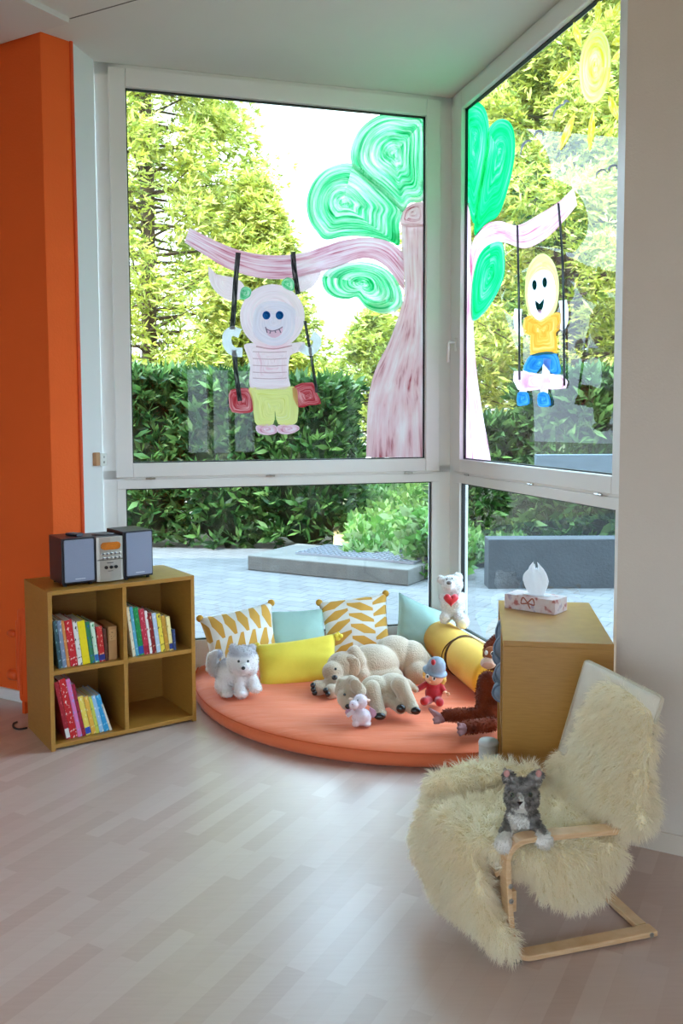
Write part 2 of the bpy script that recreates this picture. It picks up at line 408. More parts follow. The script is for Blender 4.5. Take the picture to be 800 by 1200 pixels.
# ---------------------------------------------------------------- windows
def m_glass():
    m, nt, N, L, b = new_mat('window_glass'); N.remove(b)
    t = N.new('ShaderNodeBsdfTransparent'); t.inputs[0].default_value = (.93, .96, .95, 1)
    g = N.new('ShaderNodeBsdfGlossy'); g.inputs['Roughness'].default_value = 0
    fr = N.new('ShaderNodeFresnel'); fr.inputs['IOR'].default_value = 1.42
    mx = N.new('ShaderNodeMixShader'); L.new(fr.outputs[0], mx.inputs[0]); L.new(t.outputs[0], mx.inputs[1]); L.new(g.outputs[0], mx.inputs[2])
    L.new(mx.outputs[0], N['Material Output'].inputs['Surface']); return m
MGLASS = m_glass()
ZT, ZB, ZL, ZS = 3.50, 1.340, 1.187, .25
def window(name, ang, out, s_up, s_lo, end, label):
    """local x runs along the window from the corner, local y = out*outward"""
    w = bpy.data.objects.new(name, None); COL.objects.link(w); w.location = CR; w.rotation_euler = (0, 0, ang); struct(w, label, 'window')
    def bx(b, x0, x1, o0, o1, z0, z1):
        y0, y1 = sorted((o0*out, o1*out)); b.box((x0, y0, z0), (x1, y1, z1))
    f = MB(); e0 = -.03
    bx(f, e0, s_up[0]-.05, 0, .07, .1, CZ); bx(f, s_up[1]+.05, end, 0, .07, .1, CZ)
    bx(f, e0, end, 0, .07, ZT+.06, CZ); bx(f, e0, end, 0, .07, ZL+.055, ZB-.04); bx(f, e0, end, 0, .07, 0, ZS-.05)
    f.build('frame', MPVC, w, bevel=.004)
    lo = MB(); a, c = s_lo                                                   # beads of the fixed lower pane
    bx(lo, a-.05, a, -.004, .05, ZS, ZL); bx(lo, c, c+.05, -.004, .05, ZS, ZL)
    bx(lo, a-.05, c+.05, -.004, .05, ZL, ZL+.055); bx(lo, a-.05, c+.05, -.004, .05, ZS-.05, ZS)
    lo.build('glazing_bead', MPVC, w, bevel=.003)
    s = MB(); a, c = s_up; k = .095                                           # opening sash
    bx(s, a-k, a, -.016, .05, ZB-.084, ZT+.105); bx(s, c, c+k, -.016, .05, ZB-.084, ZT+.105)
    bx(s, a, c, -.016, .05, ZT, ZT+.105); bx(s, a, c, -.016, .05, ZB-.084, ZB)
    so = s.build('sash', MPVC, w, bevel=.005)
    g = MB()
    for (x0, x1, z0, z1) in ((s_up[0], s_up[1], ZB, ZT), (s_lo[0], s_lo[1], ZS, ZL)):
        t = .007
        bx(g, x0, x0+t, .012, .035, z0, z1); bx(g, x1-t, x1, .012, .035, z0, z1); bx(g, x0+t, x1-t, .012, .035, z1-t, z1); bx(g, x0+t, x1-t, .012, .035, z0, z0+t)
    g.build('gasket', MGASK, w)
    for (x0, x1, z0, z1) in ((s_up[0], s_up[1], ZB, ZT), (s_lo[0], s_lo[1], ZS, ZL)):
        y = .03*out
        MB().add([(x0, y, z0), (x1, y, z0), (x1, y, z1), (x0, y, z1)], [(0, 1, 2, 3)]).build('pane', MGLASS, w)
    for x in (s_up[0]+.12, (s_up[0]+s_up[1])/2+.1, s_up[1]-.1):
        h = MB(); y = -.016*out
        h.tube([(x-.028, y-.003*out, ZB-.092), (x+.028, y-.003*out, ZB-.092)], .006, 8); h.tube([(x-.006, y-.003*out, ZB-.092), (x+.006, y-.003*out, ZB-.092)], .0075, 8)
        h.build('hinge', MMETAL, w, smooth=False)
    return w
WIN1 = window('window_1', AL, -1, (.1745, 2.0175), (.1268, 2.06), LEND, 'tall left window of the bay with opening sash above a fixed pane')
WIN2 = window('window_2', AR, 1, (.1867, 1.885), (.1615, 1.9), REND, 'narrow right window of the bay seen at a slant')
# handle on the right window's sash
p = at_plane(533, 402, CR-NR*.02, NR); t0 = (p-CR).dot(DR)
h = MB(); h.rbox((t0-.016, -.024, p.z-.05), (t0+.016, -.015, p.z+.03), .012)
h.tube([(t0, -.02, p.z+.005), (t0, -.06, p.z+.005), (t0, -.068, p.z-.005), (t0, -.068, p.z-.12)], .0095, 10)
h.build('handle', MPVC, WIN2, smooth=True)
# small white contact box at the pillar edge
p = at_plane(116, 538, B2+bd*.1-Vector((0, 0, 0)), Vector((bd.y, -bd.x, 0)))
cb = thing('contact_box', 'small white box with a tan clip on the white board beside the orange pillar', 'box', (p.x, p.y, p.z), math.atan2(bd.y, bd.x))
MB().rbox((-.03, -.026, -.04), (.045, .0, .035), .008).build('housing', MPVC, cb, bevel=.002)
MB().box((-.075, -.024, -.035), (-.031, .0, .04)).build('clip', M('tan_plastic', '#b98a60', .5), cb, bevel=.003)
b = MB()
for z in (-.018, .012): b.tube([(.01, -.026, z), (.01, -.029, z)], .007, 10)
b.build('screw', MMETAL, cb)
# ================================================================ outside
def m_paving():
    m, nt, N, L, b = new_mat('concrete_paving')
    v = coords(nt, 'Object', (1, 1, 1), (0, 0, rad(32)))
    br = N.new('ShaderNodeTexBrick'); L.new(v, br.inputs['Vector']); br.inputs['Scale'].default_value = 1
    br.inputs['Brick Width'].default_value = .24; br.inputs['Row Height'].default_value = .16; br.inputs['Mortar Size'].default_value = .006; br.inputs['Mortar Smooth'].default_value = .3
    br.inputs['Color1'].default_value = (*lin('#5c5b5a'), 1); br.inputs['Color2'].default_value = (*lin('#636260'), 1); br.inputs['Mortar'].default_value = (*lin('#42403d'), 1)
    n = noise(nt, 30, 5); mx = N.new('ShaderNodeMixRGB'); mx.blend_type = 'MULTIPLY'; mx.inputs[0].default_value = .5
    r = ramp(nt, n.outputs['Fac'], [(.3, (.6, .6, .6)), (.65, (1, 1, 1))])
    L.new(br.outputs[0], mx.inputs[1]); L.new(r.outputs[0], mx.inputs[2]); L.new(mx.outputs[0], b.inputs['Base Color'])
    b.inputs['Roughness'].default_value = .9; bump(nt, b, br.outputs['Fac'], -.3, .004); return m
struct(MB().box((-40, -30, -.3), (40, 60, -.102)).build('ground_outside', M('earth', '#6d6250', .95, 0, .2, 2)))
b = MB().prism([(-9, 5.45, -.1), (-1.9, 5.45, -.1), tuple((CR+DL*LEND+NL*.095)[:2])+(-.1,), tuple((CR+NL*.095+NR*.095)[:2])+(-.1,), tuple((CR+DR*REND+NR*.095)[:2])+(-.1,),
                (4.8, 1.6, -.1), (9, 1.6, -.1), (9, 10.2, -.1), (.7, 10.6, -.1), (-9, 11.6, -.1)], (0, 0, .09))
struct(b.build('paving_outside', m_paving()))
# unseen block added above the room to cast shade on yard and hedge foot
struct(MB().box((-9, -3.2, CZ+.16), (6, 4.4, 8.2)).build('shade_block', M('shade_block_plaster', '#d8d2c6', .9)))

rngx = np.random.default_rng(11)
LEAF = M_attr('leaf', .45, 0, .35, .4)
BARK = M('bark', '#5d4a3c', .9, 0, .3, 6, 30, .6, .01)
def leaf_cloud(name, centers, dirs, size, k, pal, parent, rng, spread=.9, w=.22, flat=.5, droop=.25, gain=.55):
    """each centre carries a spray: k narrow leaves fanned about the spray's direction"""
    n = len(centers); d = dirs/np.linalg.norm(dirs, axis=1, keepdims=True)
    a = rng.normal(0, 1, (n, 3)); a -= d*(a*d).sum(1, keepdims=True); a[:, 2] *= flat
    a /= np.linalg.norm(a, axis=1, keepdims=True)+1e-9
    V = []; C = []; S = size*(.6+.8*rng.random(n)); pal = np.array(pal)*gain
    tint = pal[rng.integers(0, len(pal), n)]*(.8+.4*rng.random((n, 1)))
    for j in range(k):
        ang = (j/(k-1)-.5)*2*spread if k > 1 else 0
        along = .75*S*(abs(j/(k-1)-.5) if k > 1 else 0)
        dj = d*math.cos(ang)+a*math.sin(ang)+rng.normal(0, .16, (n, 3)); dj[:, 2] -= droop*rng.random(n)
        dj /= np.linalg.norm(dj, axis=1, keepdims=True)
        L = S*(.7+.5*rng.random(n)); s = np.cross(dj, a+rng.normal(0, .5, (n, 3))); s /= np.linalg.norm(s, axis=1, keepdims=True)+1e-9
        p = centers+d*along[:, None]*.4
        ww = (L*w)[:, None]; L = L[:, None]
        V += [p, p+dj*L*.45+s*ww*.5, p+dj*L, p+dj*L*.45-s*ww*.5]
        c = np.clip(tint*(.85+.3*rng.random((n, 1))), 0, 1); C += [c]*4
    m = 4*k; V = np.stack(V, 1).reshape(-1, 3); C = np.stack(C, 1).reshape(-1, 3)
    base = (np.arange(n)*m)[:, None]+np.arange(0, m, 4)[None]
    lp = (base.reshape(-1, 1)+np.array([[0, 1, 2, 3]])).ravel()
    return raw_mesh(name, V, lp, np.full(n*k, 4), C, LEAF, parent, smooth=False)
G_CON = [lin(c) for c in ('#d6d668', '#c2c656', '#a8b04c', '#e4e08c', '#8a9a44', '#ccd070')]
G_CON2 = [lin(c) for c in ('#8fae4e', '#a8bd5a', '#6e9040', '#557a38', '#c2cc70')]
G_LAU = [lin(c) for c in ('#4f7a38', '#3d6a30', '#64914a', '#2f5a2a', '#7ba658')]
G_IVY = [lin(c) for c in ('#8cc060', '#a6d070', '#6ea848', '#bcd890')]
def conifer(label, x, y, r, h, n, pal, z0=0.2, lean=.0, seed=1, hollow=.35, trunk=.14, size=.26, rise=.45):
    rng = np.random.default_rng(seed); t = thing('conifer_tree', label, 'tree', (x, y, -.1), 0, 'conifers behind the hedge')
    nb = int(70+h*16); br = MB()
    br.tube([(0, 0, 0), (.03, 0, h*.4), (0, .03, h*.8), (0, 0, h*.97)], [trunk, trunk*.8, trunk*.4, .015], 9)
    cs = []; ds = []; per = max(4, n//nb)
    for i in range(nb):
        u = ((i+.5)/nb)**.85; z = z0+(h-z0)*u; a = i*2.39996+rng.normal(0, .35)
        R = r*(1-u)**.62*(.72+.5*rng.random())*(1 if u > .12 else .8)
        bd_ = np.array([math.cos(a), math.sin(a), 0]); up = rise*(.4+rng.random())*R
        tip = np.array([0, 0, z])+bd_*R+np.array([0, 0, up*.5-.1*R])
        mid = np.array([0, 0, z-.1])+bd_*R*.5+np.array([0, 0, up*.1])
        br.tube([(0, 0, z-.2*R*.3), mid, tip], [trunk*.22*(1-u)+.012, .012, .004], 5, caps=False)
        tt = hollow+(1-hollow)*np.sqrt(rng.random(per)); p0 = np.array([0, 0, z])
        pts = np.where(tt[:, None] < .5, p0+(mid-p0)*(tt[:, None]*2), mid+(tip-mid)*((tt[:, None]-.5)*2))
        off = rng.normal(0, 1, (per, 3))*np.array([.15, .15, .10])*R*(1.15-tt[:, None]*.6)+rng.normal(0, .05, (per, 3))
        cs.append(pts+off); d = np.tile(bd_, (per, 1))+off/np.linalg.norm(off, axis=1, keepdims=True)*.8; d[:, 2] += .25; ds.append(d)
    leaf_cloud('foliage', np.concatenate(cs), np.concatenate(ds), size, 6, pal, t, rng, .95, .22, .45, .3, .95)
    br.build('trunk', BARK, t, smooth=True); return t
conifer('big yellow green conifer filling the left side of the left window', -3.1, 14.2, 2.3, 13.5, 42000, G_CON, .6, seed=3, size=.125)
conifer('smaller olive green conifer at the middle of the left window, behind the painted swing', -1.3, 13.6, 1.2, 5.3, 17000, G_CON, .9, seed=8, size=.115)
conifer('tall conifer at the centre of the right window behind the painted boy', 3.2, 12.8, 2.3, 9.6, 42000, G_CON, 1.6, seed=5, trunk=.2, size=.12)
conifer('dark conifer far behind the painted green lobes of the right window', 4.9, 18.5, 2.6, 13, 20000, G_CON2, 1.0, seed=21, size=.19)
conifer('conifer hidden mostly by the white wall at the right window edge', 6.6, 14.6, 2.6, 10.5, 16000, G_CON2, .8, seed=13, size=.17)
conifer('loose pale green conifer beyond the foot of the painted tree trunk', .75, 19.0, 1.3, 4.0, 3600, G_CON, .9, seed=33, size=.16)

def hedge_shrub(x, y, rx, ry, h, n, label, seed):
    rng = np.random.default_rng(seed); t = thing('laurel_shrub', label, 'shrub', (x, y, -.1), 0, 'laurel hedge along the yard')
    a = rng.random(n)*2*math.pi; zz = rng.random(n)**.8; rr = (1-.35*zz**3)*(.75+.3*rng.random(n))
    P = np.stack([np.cos(a)*rx*rr, np.sin(a)*ry*rr, .08+zz*h], 1); top = rng.random(n) < .3
    P[top, :2] *= np.sqrt(rng.random(top.sum()))[:, None]; P[top, 2] = h*(.88+.16*rng.random(top.sum()))
    D = np.stack([np.cos(a), np.sin(a), .5+zz*1.2], 1)+rng.normal(0, .35, (n, 3))
    leaf_cloud('foliage', P, D, .17, 5, G_LAU, t, rng, .9, .3, .7, .35)
    s = MB()
    for k in range(6):
        q = k*1.05; s.tube([(0, 0, 0), (math.cos(q)*rx*.3, math.sin(q)*ry*.3, h*.4), (math.cos(q)*rx*.6, math.sin(q)*ry*.6, h*.85)], [.03, .02, .008], 6)
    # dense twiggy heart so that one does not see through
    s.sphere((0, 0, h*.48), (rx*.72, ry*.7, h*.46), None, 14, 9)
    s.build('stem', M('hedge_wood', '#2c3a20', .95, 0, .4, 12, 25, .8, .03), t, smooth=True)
for i, (x, y, rx, h) in enumerate(((-3.9, 11.6, .85, 2.15), (-2.6, 11.5, .8, 2.2), (-1.5, 11.4, .75, 2.15), (-.45, 11.3, .72, 2.05), (1.75, 10.6, .6, 1.55), (2.75, 10.3, .75, 2.1), (4.0, 9.9, .85, 2.2))):
    hedge_shrub(x, y, rx, .6, h, 1700, ('dark green laurel shrub at the left end of the hedge, behind the orange tinted reflection', 'glossy laurel shrub below the big yellow green conifer', 'laurel shrub behind the painted swing child',
        'laurel shrub at the hedge end, left of the bright gap', 'low laurel shrub at the foot of the right window\'s tree trunk', 'dark laurel shrub below the painted boy on the swing', 'tall laurel shrub close to the white wall edge in the right window')[i], 40+i)
# bank with ivy behind the kerb block
rng = np.random.default_rng(5); n = 3800
X = rng.uniform(.05, 2.0, n); Y = rng.uniform(9.3, 13.5, n); X2 = X+(Y-9.3)*.04
Z = np.clip((Y-9.4)*.16, 0, 1)+rng.random(n)*.14+.02
P = np.stack([X2, Y, Z], 1); D = np.stack([rng.normal(0, .6, n), -.6+rng.normal(0, .4, n), .8+rng.random(n)], 1)
n2 = 500; P2 = np.stack([np.clip(rng.normal(.98, .18, n2), .5, 1.22), np.clip(rng.normal(9.0, .2, n2), 8.65, 9.6), rng.random(n2)**1.3*.6], 1); D2 = np.stack([rng.normal(0, .8, n2), -.7+rng.normal(0, .4, n2), .5+rng.random(n2)], 1)
iv = leaf_cloud('ivy_groundcover', np.concatenate([P, P2]), np.concatenate([D, D2]), .13, 4, G_IVY, None, rng, 1.0, .55, .8, .2)
tag(iv, 'light green ivy covering the bank behind the concrete block', 'ivy', None, 'stuff')
b = MB(); g = 10
vs = [(-.1+2.6*i/g, 9.35+5*j/g, -.05+.17*5*j/g) for j in range(g+1) for i in range(g+1)]
b.add(vs, [(j*(g+1)+i, j*(g+1)+i+1, (j+1)*(g+1)+i+1, (j+1)*(g+1)+i) for j in range(g) for i in range(g)])
struct(b.build('ground_bank', M('leaf_litter', '#a39468', .95, 0, .3, 6, 20, .6, .02)))
# bank under the trees on the right
struct(MB().prism([(1.9, 10.9, -.1), (9, 9.6, -.1), (9, 16, -.1), (1.9, 16, -.1)], (0, 0, .55)).build('ground_bank.001', M('leaf_litter2', '#6f6a4a', .95, 0, .3, 6, 20, .6, .02)))

# concrete block with a steel grating
pa, pb = at_z(290, 668, -.01), at_z(478, 687, -.01); dx = (pb-pa); Lb = dx.length; dx.normalize(); ang = math.atan2(dx.y, dx.x)
cbk = thing('concrete_block', 'low grey concrete block with a steel grating on top, out in the yard', 'block', tuple(pa), ang)
MB().box((0, 0, 0), (Lb, 1.0, .16)).build('body', M('rough_concrete', '#5c5a54', .95, 0, .12, 5, 40, .5, .01), cbk, bevel=.012)
b = MB(); n = 22
for i in range(n+1): x = .42+(Lb-.5)*i/n; b.box((x-.006, .3, .16), (x+.006, .95, .185))
for j in range(9): y = .3+.65*j/8; b.box((.42, y-.005, .162), (Lb-.08, y+.005, .187))
b.box((.42, .3, .161), (Lb-.08, .95, .166))
b.build('grating', M('galvanised_steel', '#8d9298', .55, .7), cbk)
# low concrete wall on the right side of the yard
p0, p1 = at_z(572, 690, -.01), at_z(760, 690, -.01)
lw = tag(MB().box((p0.x, p0.y, -.05), (p0.x+6.5, p0.y+.25, .46)).build('garden_wall', M('dark_concrete', '#34373a', .95, 0, .15, 4, 40, .5, .01), bevel=.01), 'low dark concrete wall outside the right window', 'wall')
rail = tag(MB().box((2.0, 8.95, .98), (7.5, 9.07, 1.22)).box((3.5, 8.97, .4), (3.6, 9.05, 1.0)).box((6.3, 8.97, .4), (6.4, 9.05, 1.0)).build('board_fence', M('grey_board', '#5f686e', .8, 0, .1, 4, 50, .3, .005, vs=(1, 1, 8)), bevel=.006), 'grey horizontal fence board outside the right window, below the painted boy', 'fence')
# pale house far behind
hs = thing('house', 'sunlit white house far behind the trees in the left window', 'house', (0, 34, 0))
MB().box((-9, 0, -.2), (9, 8, 14)).build('wall', M('white_render', '#f4f2ec', .9, 0, .02, 2), hs)
for x in (-4.4, -.4, 3.6):
    for z in (3, 7):
        f = MB().box((x-.75, -.05, z), (x+.75, .02, z+1.7)).build('window', MPVC, hs)
        MB().box((x-.65, -.08, z+.1), (x+.65, -.051, z+1.6)).build('pane', M('curtained_pane', '#cdd6da', .2), f)
MB().prism([(-9.5, -.6, 14), (9.5, -.6, 14), (9.5, 8.6, 14), (-9.5, 8.6, 14)], (0, 0, .3)).build('roof', M('roof_grey', '#b8b2aa', .8), hs)

# ---------------------------------------------------------------- light
w = bpy.data.worlds.new('sky'); SC.world = w; w.use_nodes = True
wn = w.node_tree; bg = wn.nodes['Background']
sx = wn.nodes.new('ShaderNodeSeparateXYZ'); wn.links.new(wn.nodes.new('ShaderNodeTexCoord').outputs['Generated'], sx.inputs[0])
wr_ = ramp(wn, sx.outputs['Z'], [(0, (.66, .80, .96)), (.3, (.58, .79, 1.0)), (.75, (.50, .75, 1.0))]); wn.links.new(wr_.outputs[0], bg.inputs['Color'])
# overcast brightness: the zenith is about three times as bright as the horizon
wn.links.new(math_n(wn, 'MULTIPLY', math_n(wn, 'ADD', math_n(wn, 'MULTIPLY', math_n(wn, 'MAXIMUM', sx.outputs['Z'], 0), 2.2), 1), SKY), bg.inputs['Strength'])
sl = bpy.data.lights.new('sun', 'SUN'); sl.energy = SUN; sl.angle = rad(.6); sl.color = (1, .95, .86)
so = bpy.data.objects.new('sun', sl); COL.objects.link(so); so.rotation_euler = Vector((math.sin(rad(35)), math.cos(rad(35)), -math.tan(rad(50)))).to_track_quat('-Z', 'Y').to_euler()
SC.view_settings.view_transform = 'Standard'; SC.view_settings.look = 'None'; SC.view_settings.gamma = 1; SC.view_settings.use_curve_mapping = False
SC.view_settings.exposure = EXPO
cy = SC.cycles; cy.use_denoising = True
try: cy.denoising_input_passes = 'RGB_ALBEDO_NORMAL'; cy.denoising_prefilter = 'ACCURATE'
except Exception: pass
try: cy.denoiser = 'OPENIMAGEDENOISE'
except Exception: pass
cy.max_bounces = 10; cy.diffuse_bounces = 5; cy.glossy_bounces = 4; cy.transmission_bounces = 6; cy.transparent_max_bounces = 24; cy.sample_clamp_indirect = 8; cy.caustics_reflective = False; cy.caustics_refractive = False
# ================================================================ furniture
def m_ochre():
    m, nt, N, L, b = new_mat('ochre_lacquered_board')
    v = coords(nt, 'Object', (3, 3, 40)); n = noise(nt, 5, 4, v)
    r = ramp(nt, n.outputs['Fac'], [(.3, lin('#a6762e')), (.7, lin('#b28238'))]); L.new(r.outputs[0], b.inputs['Base Color'])
    b.inputs['Roughness'].default_value = .36; b.inputs['Specular IOR Level'].default_value = .7
    bump(nt, b, n.outputs['Fac'], .05, .001); return m
MOCH = m_ochre()
MEDGE = M('ochre_edge_band', '#bd8b3c', .45, 0, .04, 20)
BW, BD, BH, BT = .76, .4156, .7809, .021
bk = thing('bookcase', 'ochre four compartment bookcase with picture books and a stereo, beside the orange wall', 'bookcase', (-1.4019, 4.1132, 0), rad(34.33))
bx = lambda lo, hi: MB().box(lo, hi)
bx((0, 0, 0), (BT, BD, BH)).build('side_panel', MOCH, bk, bevel=.0015)
bx((BW-BT, 0, 0), (BW, BD, BH)).build('side_panel', MOCH, bk, bevel=.0015)
bx((BT, 0, BH-BT), (BW-BT, BD, BH)).build('top_panel', MOCH, bk, bevel=.0015)
bx((BT, 0, .012), (BW-BT, BD, .012+BT)).build('bottom_panel', MOCH, bk, bevel=.0015)
bx((BT, BD-.012, .033), (BW-BT, BD-.002, BH-BT)).build('back_panel', MOCH, bk)
cw = (BW-3*BT)/2; SHZ = .392
bx((BT+cw, .002, .033), (2*BT+cw, BD-.012, BH-BT)).build('divider', MOCH, bk, bevel=.0015)
bx((BT, .002, SHZ-BT), (BT+cw, BD-.012, SHZ)).build('shelf', MOCH, bk, bevel=.0015)
bx((2*BT+cw, .002, SHZ-BT), (BW-BT, BD-.012, SHZ)).build('shelf', MOCH, bk, bevel=.0015)

# books: each with cover, page block and marks on the spine
MPAGE = M('paper_pages', '#d8d4c8', .9, 0, .06, 60, vs=(40, 1, 1))
def m_spine(name, col, col2, s):
    """printed spine: base colour with small blocks of a second colour"""
    if name in _M: return _M[name]
    m, nt, N, L, b = new_mat(name)
    v = coords(nt, 'Object', (110, 110, s*2.2)); n = noise(nt, 1.0, 1, v)
    r = ramp(nt, n.outputs['Fac'], [(.60, lin(col)), (.66, lin(col2))]); r.color_ramp.interpolation = 'LINEAR'
    L.new(r.outputs[0], b.inputs['Base Color']); b.inputs['Roughness'].default_value = .35; _M[name] = m; return m
def book(x, y, z, t, h, d, lean, col, col2, label, group, band=None, pat=30):
    o = thing('book', label, 'book', (0, 0, 0), 0, group)
    c, s = math.cos(rad(34.33)), math.sin(rad(34.33))
    o.location = (-1.4019+c*x-s*y, 4.1132+s*x+c*y, z); o.rotation_euler = Euler((0, -rad(lean), rad(34.33)), 'XYZ')
    ct = .0022 if t > .008 else .0012
    cov = MB(); cov.box((0, 0, 0), (ct, d, h)); cov.box((t-ct, 0, 0), (t, d, h)); cov.box((ct, 0, 0), (t-ct, ct, h))
    co = cov.build('cover', m_spine('print_%s_%s_%d' % (col[1:], col2[1:], pat), col, col2, pat), o, bevel=.0006)
    MB().box((ct, ct, .003), (t-ct, d-.004, h-.003)).build('pages', MPAGE, o)
    if band:
        MB().box((.0005, -.0005, .008), (t-.0005, .0003, .008+h*.16)).build('spine_band', M('band_'+band[1:], band, .4), o)
def shelf_row(x0, x1, z, group, rows, yset=.03):
    x = x0
    for (t, h, lean, col, col2, label, *opt) in rows:
        ex = h*math.sin(rad(lean))
        yy = yset+(opt[2] if len(opt) > 2 else 0)
        # a leaning book pivots on its lower left edge; its top reaches left by ex
        book(x, yy, z+ .0006+ t*math.sin(rad(lean))*0, t, h, opt[1] if len(opt) > 1 and opt[1] else .19, lean, col, col2, label, group, opt[0] if opt else None)
        x += t/math.cos(rad(lean))+.0015
L0 = BT+.004
shelf_row(L0+.030, 0, SHZ, 'books on the upper left shelf', [
    (.018, .238, 6, '#35545e', '#7fb0b4', 'dark teal mottled book at the left end of the upper left compartment'),
    (.020, .236, 6, '#7c8ea6', '#c9ccd0', 'greyish blue patterned book, second from the left in the upper left compartment'),
    (.014, .234, 6.5, '#d58a4c', '#e8b078', 'thin orange book left of the thick red one, upper left compartment'),
    (.036, .232, 6.5, '#c8202c', '#f2d8d4', 'thick red book with white lettering marks in the upper left compartment'),
    (.022, .222, 6.5, '#e2e0da', '#30302e', 'white book with dark marks between the red and the yellow one'),
    (.036, .220, 6.5, '#f0da1e', '#e8d018', 'bright yellow book in the upper left compartment', None),
    (.022, .212, 6.5, '#2f7a52', '#2c62a8', 'green and blue book right of the bright yellow one'),
    (.020, .205, 6.5, '#cfe6cc', '#3c9a58', 'pale green book with green marks, left of the short red one', '#2a6ab0'),
    (.030, .180, 5, '#c22a2a', '#e8c0a0', 'short red book with dark blue foot in the upper left compartment', '#23307c'),
    (.014, .165, 4, '#5a3024', '#7c4a34', 'short dark brown book between the short red book and the tan box'),
])
o = thing('puzzle_box', 'tan cardboard box standing at the right end of the upper left compartment books', 'box', bk.matrix_basis @ Vector((.305, .035, SHZ+.0006)), rad(34.33))
MB().box((0, 0, 0), (.044, .17, .17)).build('carton', M('kraft_card', '#b98a58', .8, 0, .1, 14), o, bevel=.002)
MB().box((.006, -.0008, .10), (.038, .0002, .155)).build('printed_label', m_spine('print_box', '#c99c68', '#7c4c2c', 60), o)
L1 = BT*2+cw+.004
shelf_row(L1+.034, 0, SHZ, 'books on the upper right shelf', [
    (.016, .262, 7, '#e8dfc0', '#b8a878', 'tall cream book leaning at the left end of the upper right compartment'),
    (.016, .258, 7, '#58a8c4', '#9ad0dc', 'tall light blue book, second in the upper right compartment'),
    (.026, .252, 7, '#1f8a4a', '#56b070', 'tall green book with blue foot in the upper right compartment', '#2450a8'),
    (.028, .240, 7, '#c03048', '#e89aa4', 'crimson book right of the tall green one', '#a01c34'),
    (.014, .228, 7, '#ece8e4', '#c83a44', 'thin white book with red marks beside the crimson one'),
    (.020, .215, 7, '#8a2426', '#d8b090', 'dark red patterned book in the middle of the upper right compartment'),
    (.022, .210, 7, '#b8cce0', '#f0f0ec', 'pale blue and white book right of the dark red patterned one'),
    (.022, .205, 7, '#ecd84c', '#3c3420', 'yellow book with dark dots in the upper right compartment'),
    (.022, .190, 7, '#c29234', '#e0bc64', 'mustard book right of the dotted yellow one'),
    (.020, .182, 6, '#f0e29c', '#d8b84c', 'pale yellow book with dark blue foot in the upper right compartment', '#26387c'),
    (.014, .110, 3, '#3c4c7c', '#8a9cc0', 'very short dark blue book at the right end of the upper right compartment'),
])
shelf_row(L0+.058, 0, .033, 'books in the lower left compartment', [
    (.020, .300, 10.5, '#a01e2c', '#c85058', 'tall dark crimson book leaning at the left end of the lower left compartment', '#d8d8d4'),
    (.034, .308, 10.5, '#c81e26', '#f0dcd4', 'tall thick red book leaning in the lower left compartment'),
    (.020, .306, 10.5, '#e07ab4', '#9aa8e0', 'tall pink and lilac book leaning in the lower left compartment'),
    (.016, .275, 10.5, '#a0223c', '#5c1428', 'tall burgundy book right of the pink one'),
    (.026, .205, 11, '#ecd45c', '#f4ecb4', 'yellow book with blue foot in the lower left compartment', '#2450b0'),
    (.022, .200, 11, '#e8b040', '#f0dc90', 'amber yellow book in the middle of the lower left compartment'),
    (.016, .196, 11, '#d0d45c', '#8ab050', 'yellow green book beside the blue ones in the lower left compartment'),
    (.020, .198, 12, '#9cc8e8', '#e8f0f4', 'pale blue book in the lower left compartment'),
    (.026, .196, 13, '#2e9cd4', '#8ad0ec', 'bright sky blue book in the lower left compartment'),
    (.012, .150, 17, '#e8e0cc', '#c8b898', 'thin cream book leaning most, at the right end of the lower left row'),
], .03)

# stereo on top of the bookcase
MBLK = M('black_wood_foil', '#22222a', .35, 0, .1, 30)
MGRY = M('grey_speaker_cloth', '#8b93a8', .85, 0, .03, 200, 600, .4, .001)
MSIL = M('silver_plastic', '#b9b4aa', .32, .6, .02, 10)
def speaker(x, y, rot, w, d, h, label, shine):
    o = thing('loudspeaker', label, 'loudspeaker', bk.matrix_basis @ Vector((x, y, BH)), rad(34.33+rot), 'stereo speakers')
    MB().box((0, .008, .012), (w, d, h)).build('cabinet', MBLK, o, bevel=.003)
    MB().rbox((.012, 0, .022), (w-.008, .0085, h-.008), .006).build('grille', MGRY, o, bevel=.002)
    MB().rbox((w*.38, -.0012, .034), (w*.68, .0002, .038), .001).build('badge', M('pale_print', '#c8ccd4', .4), o)
    for fx in (.02, w-.02):
        for fy in (.03, d-.03): MB().lathe([(.009, 0), (.009, .013)], (fx, fy, 0), 12).build('foot', M('black_rubber', '#101012', .7), o)
    return o
sl_ = speaker(.092, .06, 0, .166, .215, .238, 'left stereo speaker with a remote control on top, on the ochre bookcase', 0)
sr_ = speaker(.406, .06, 4, .160, .215, .250, 'right stereo speaker, nearest to the window, on the ochre bookcase', 1)
u = thing('stereo_unit', 'silver compact stereo unit with an amber display between two speakers on the bookcase', 'stereo', bk.matrix_basis @ Vector((.264, .06, BH)), rad(34.33))
u.scale = (1.25, 1, 1.13)
MB().box((0, .012, .006), (.112, .215, .205)).build('housing', M('dark_grey_plastic', '#4a4a4c', .4), u, bevel=.004)
pts = [(0, .012), (.012, .003), (.056, -.004), (.100, .003), (.112, .012)]
MB().prism([(x, y, .006) for x, y in pts], (0, 0, .199)).build('front_panel', MSIL, u, bevel=.002)
MB().rbox((.016, -.0075, .148), (.097, .0, .182), .016, None, 6).build('display', M('amber_display', '#c8701e', .15, 0, .25, 40, coat=.5), u, bevel=.001)
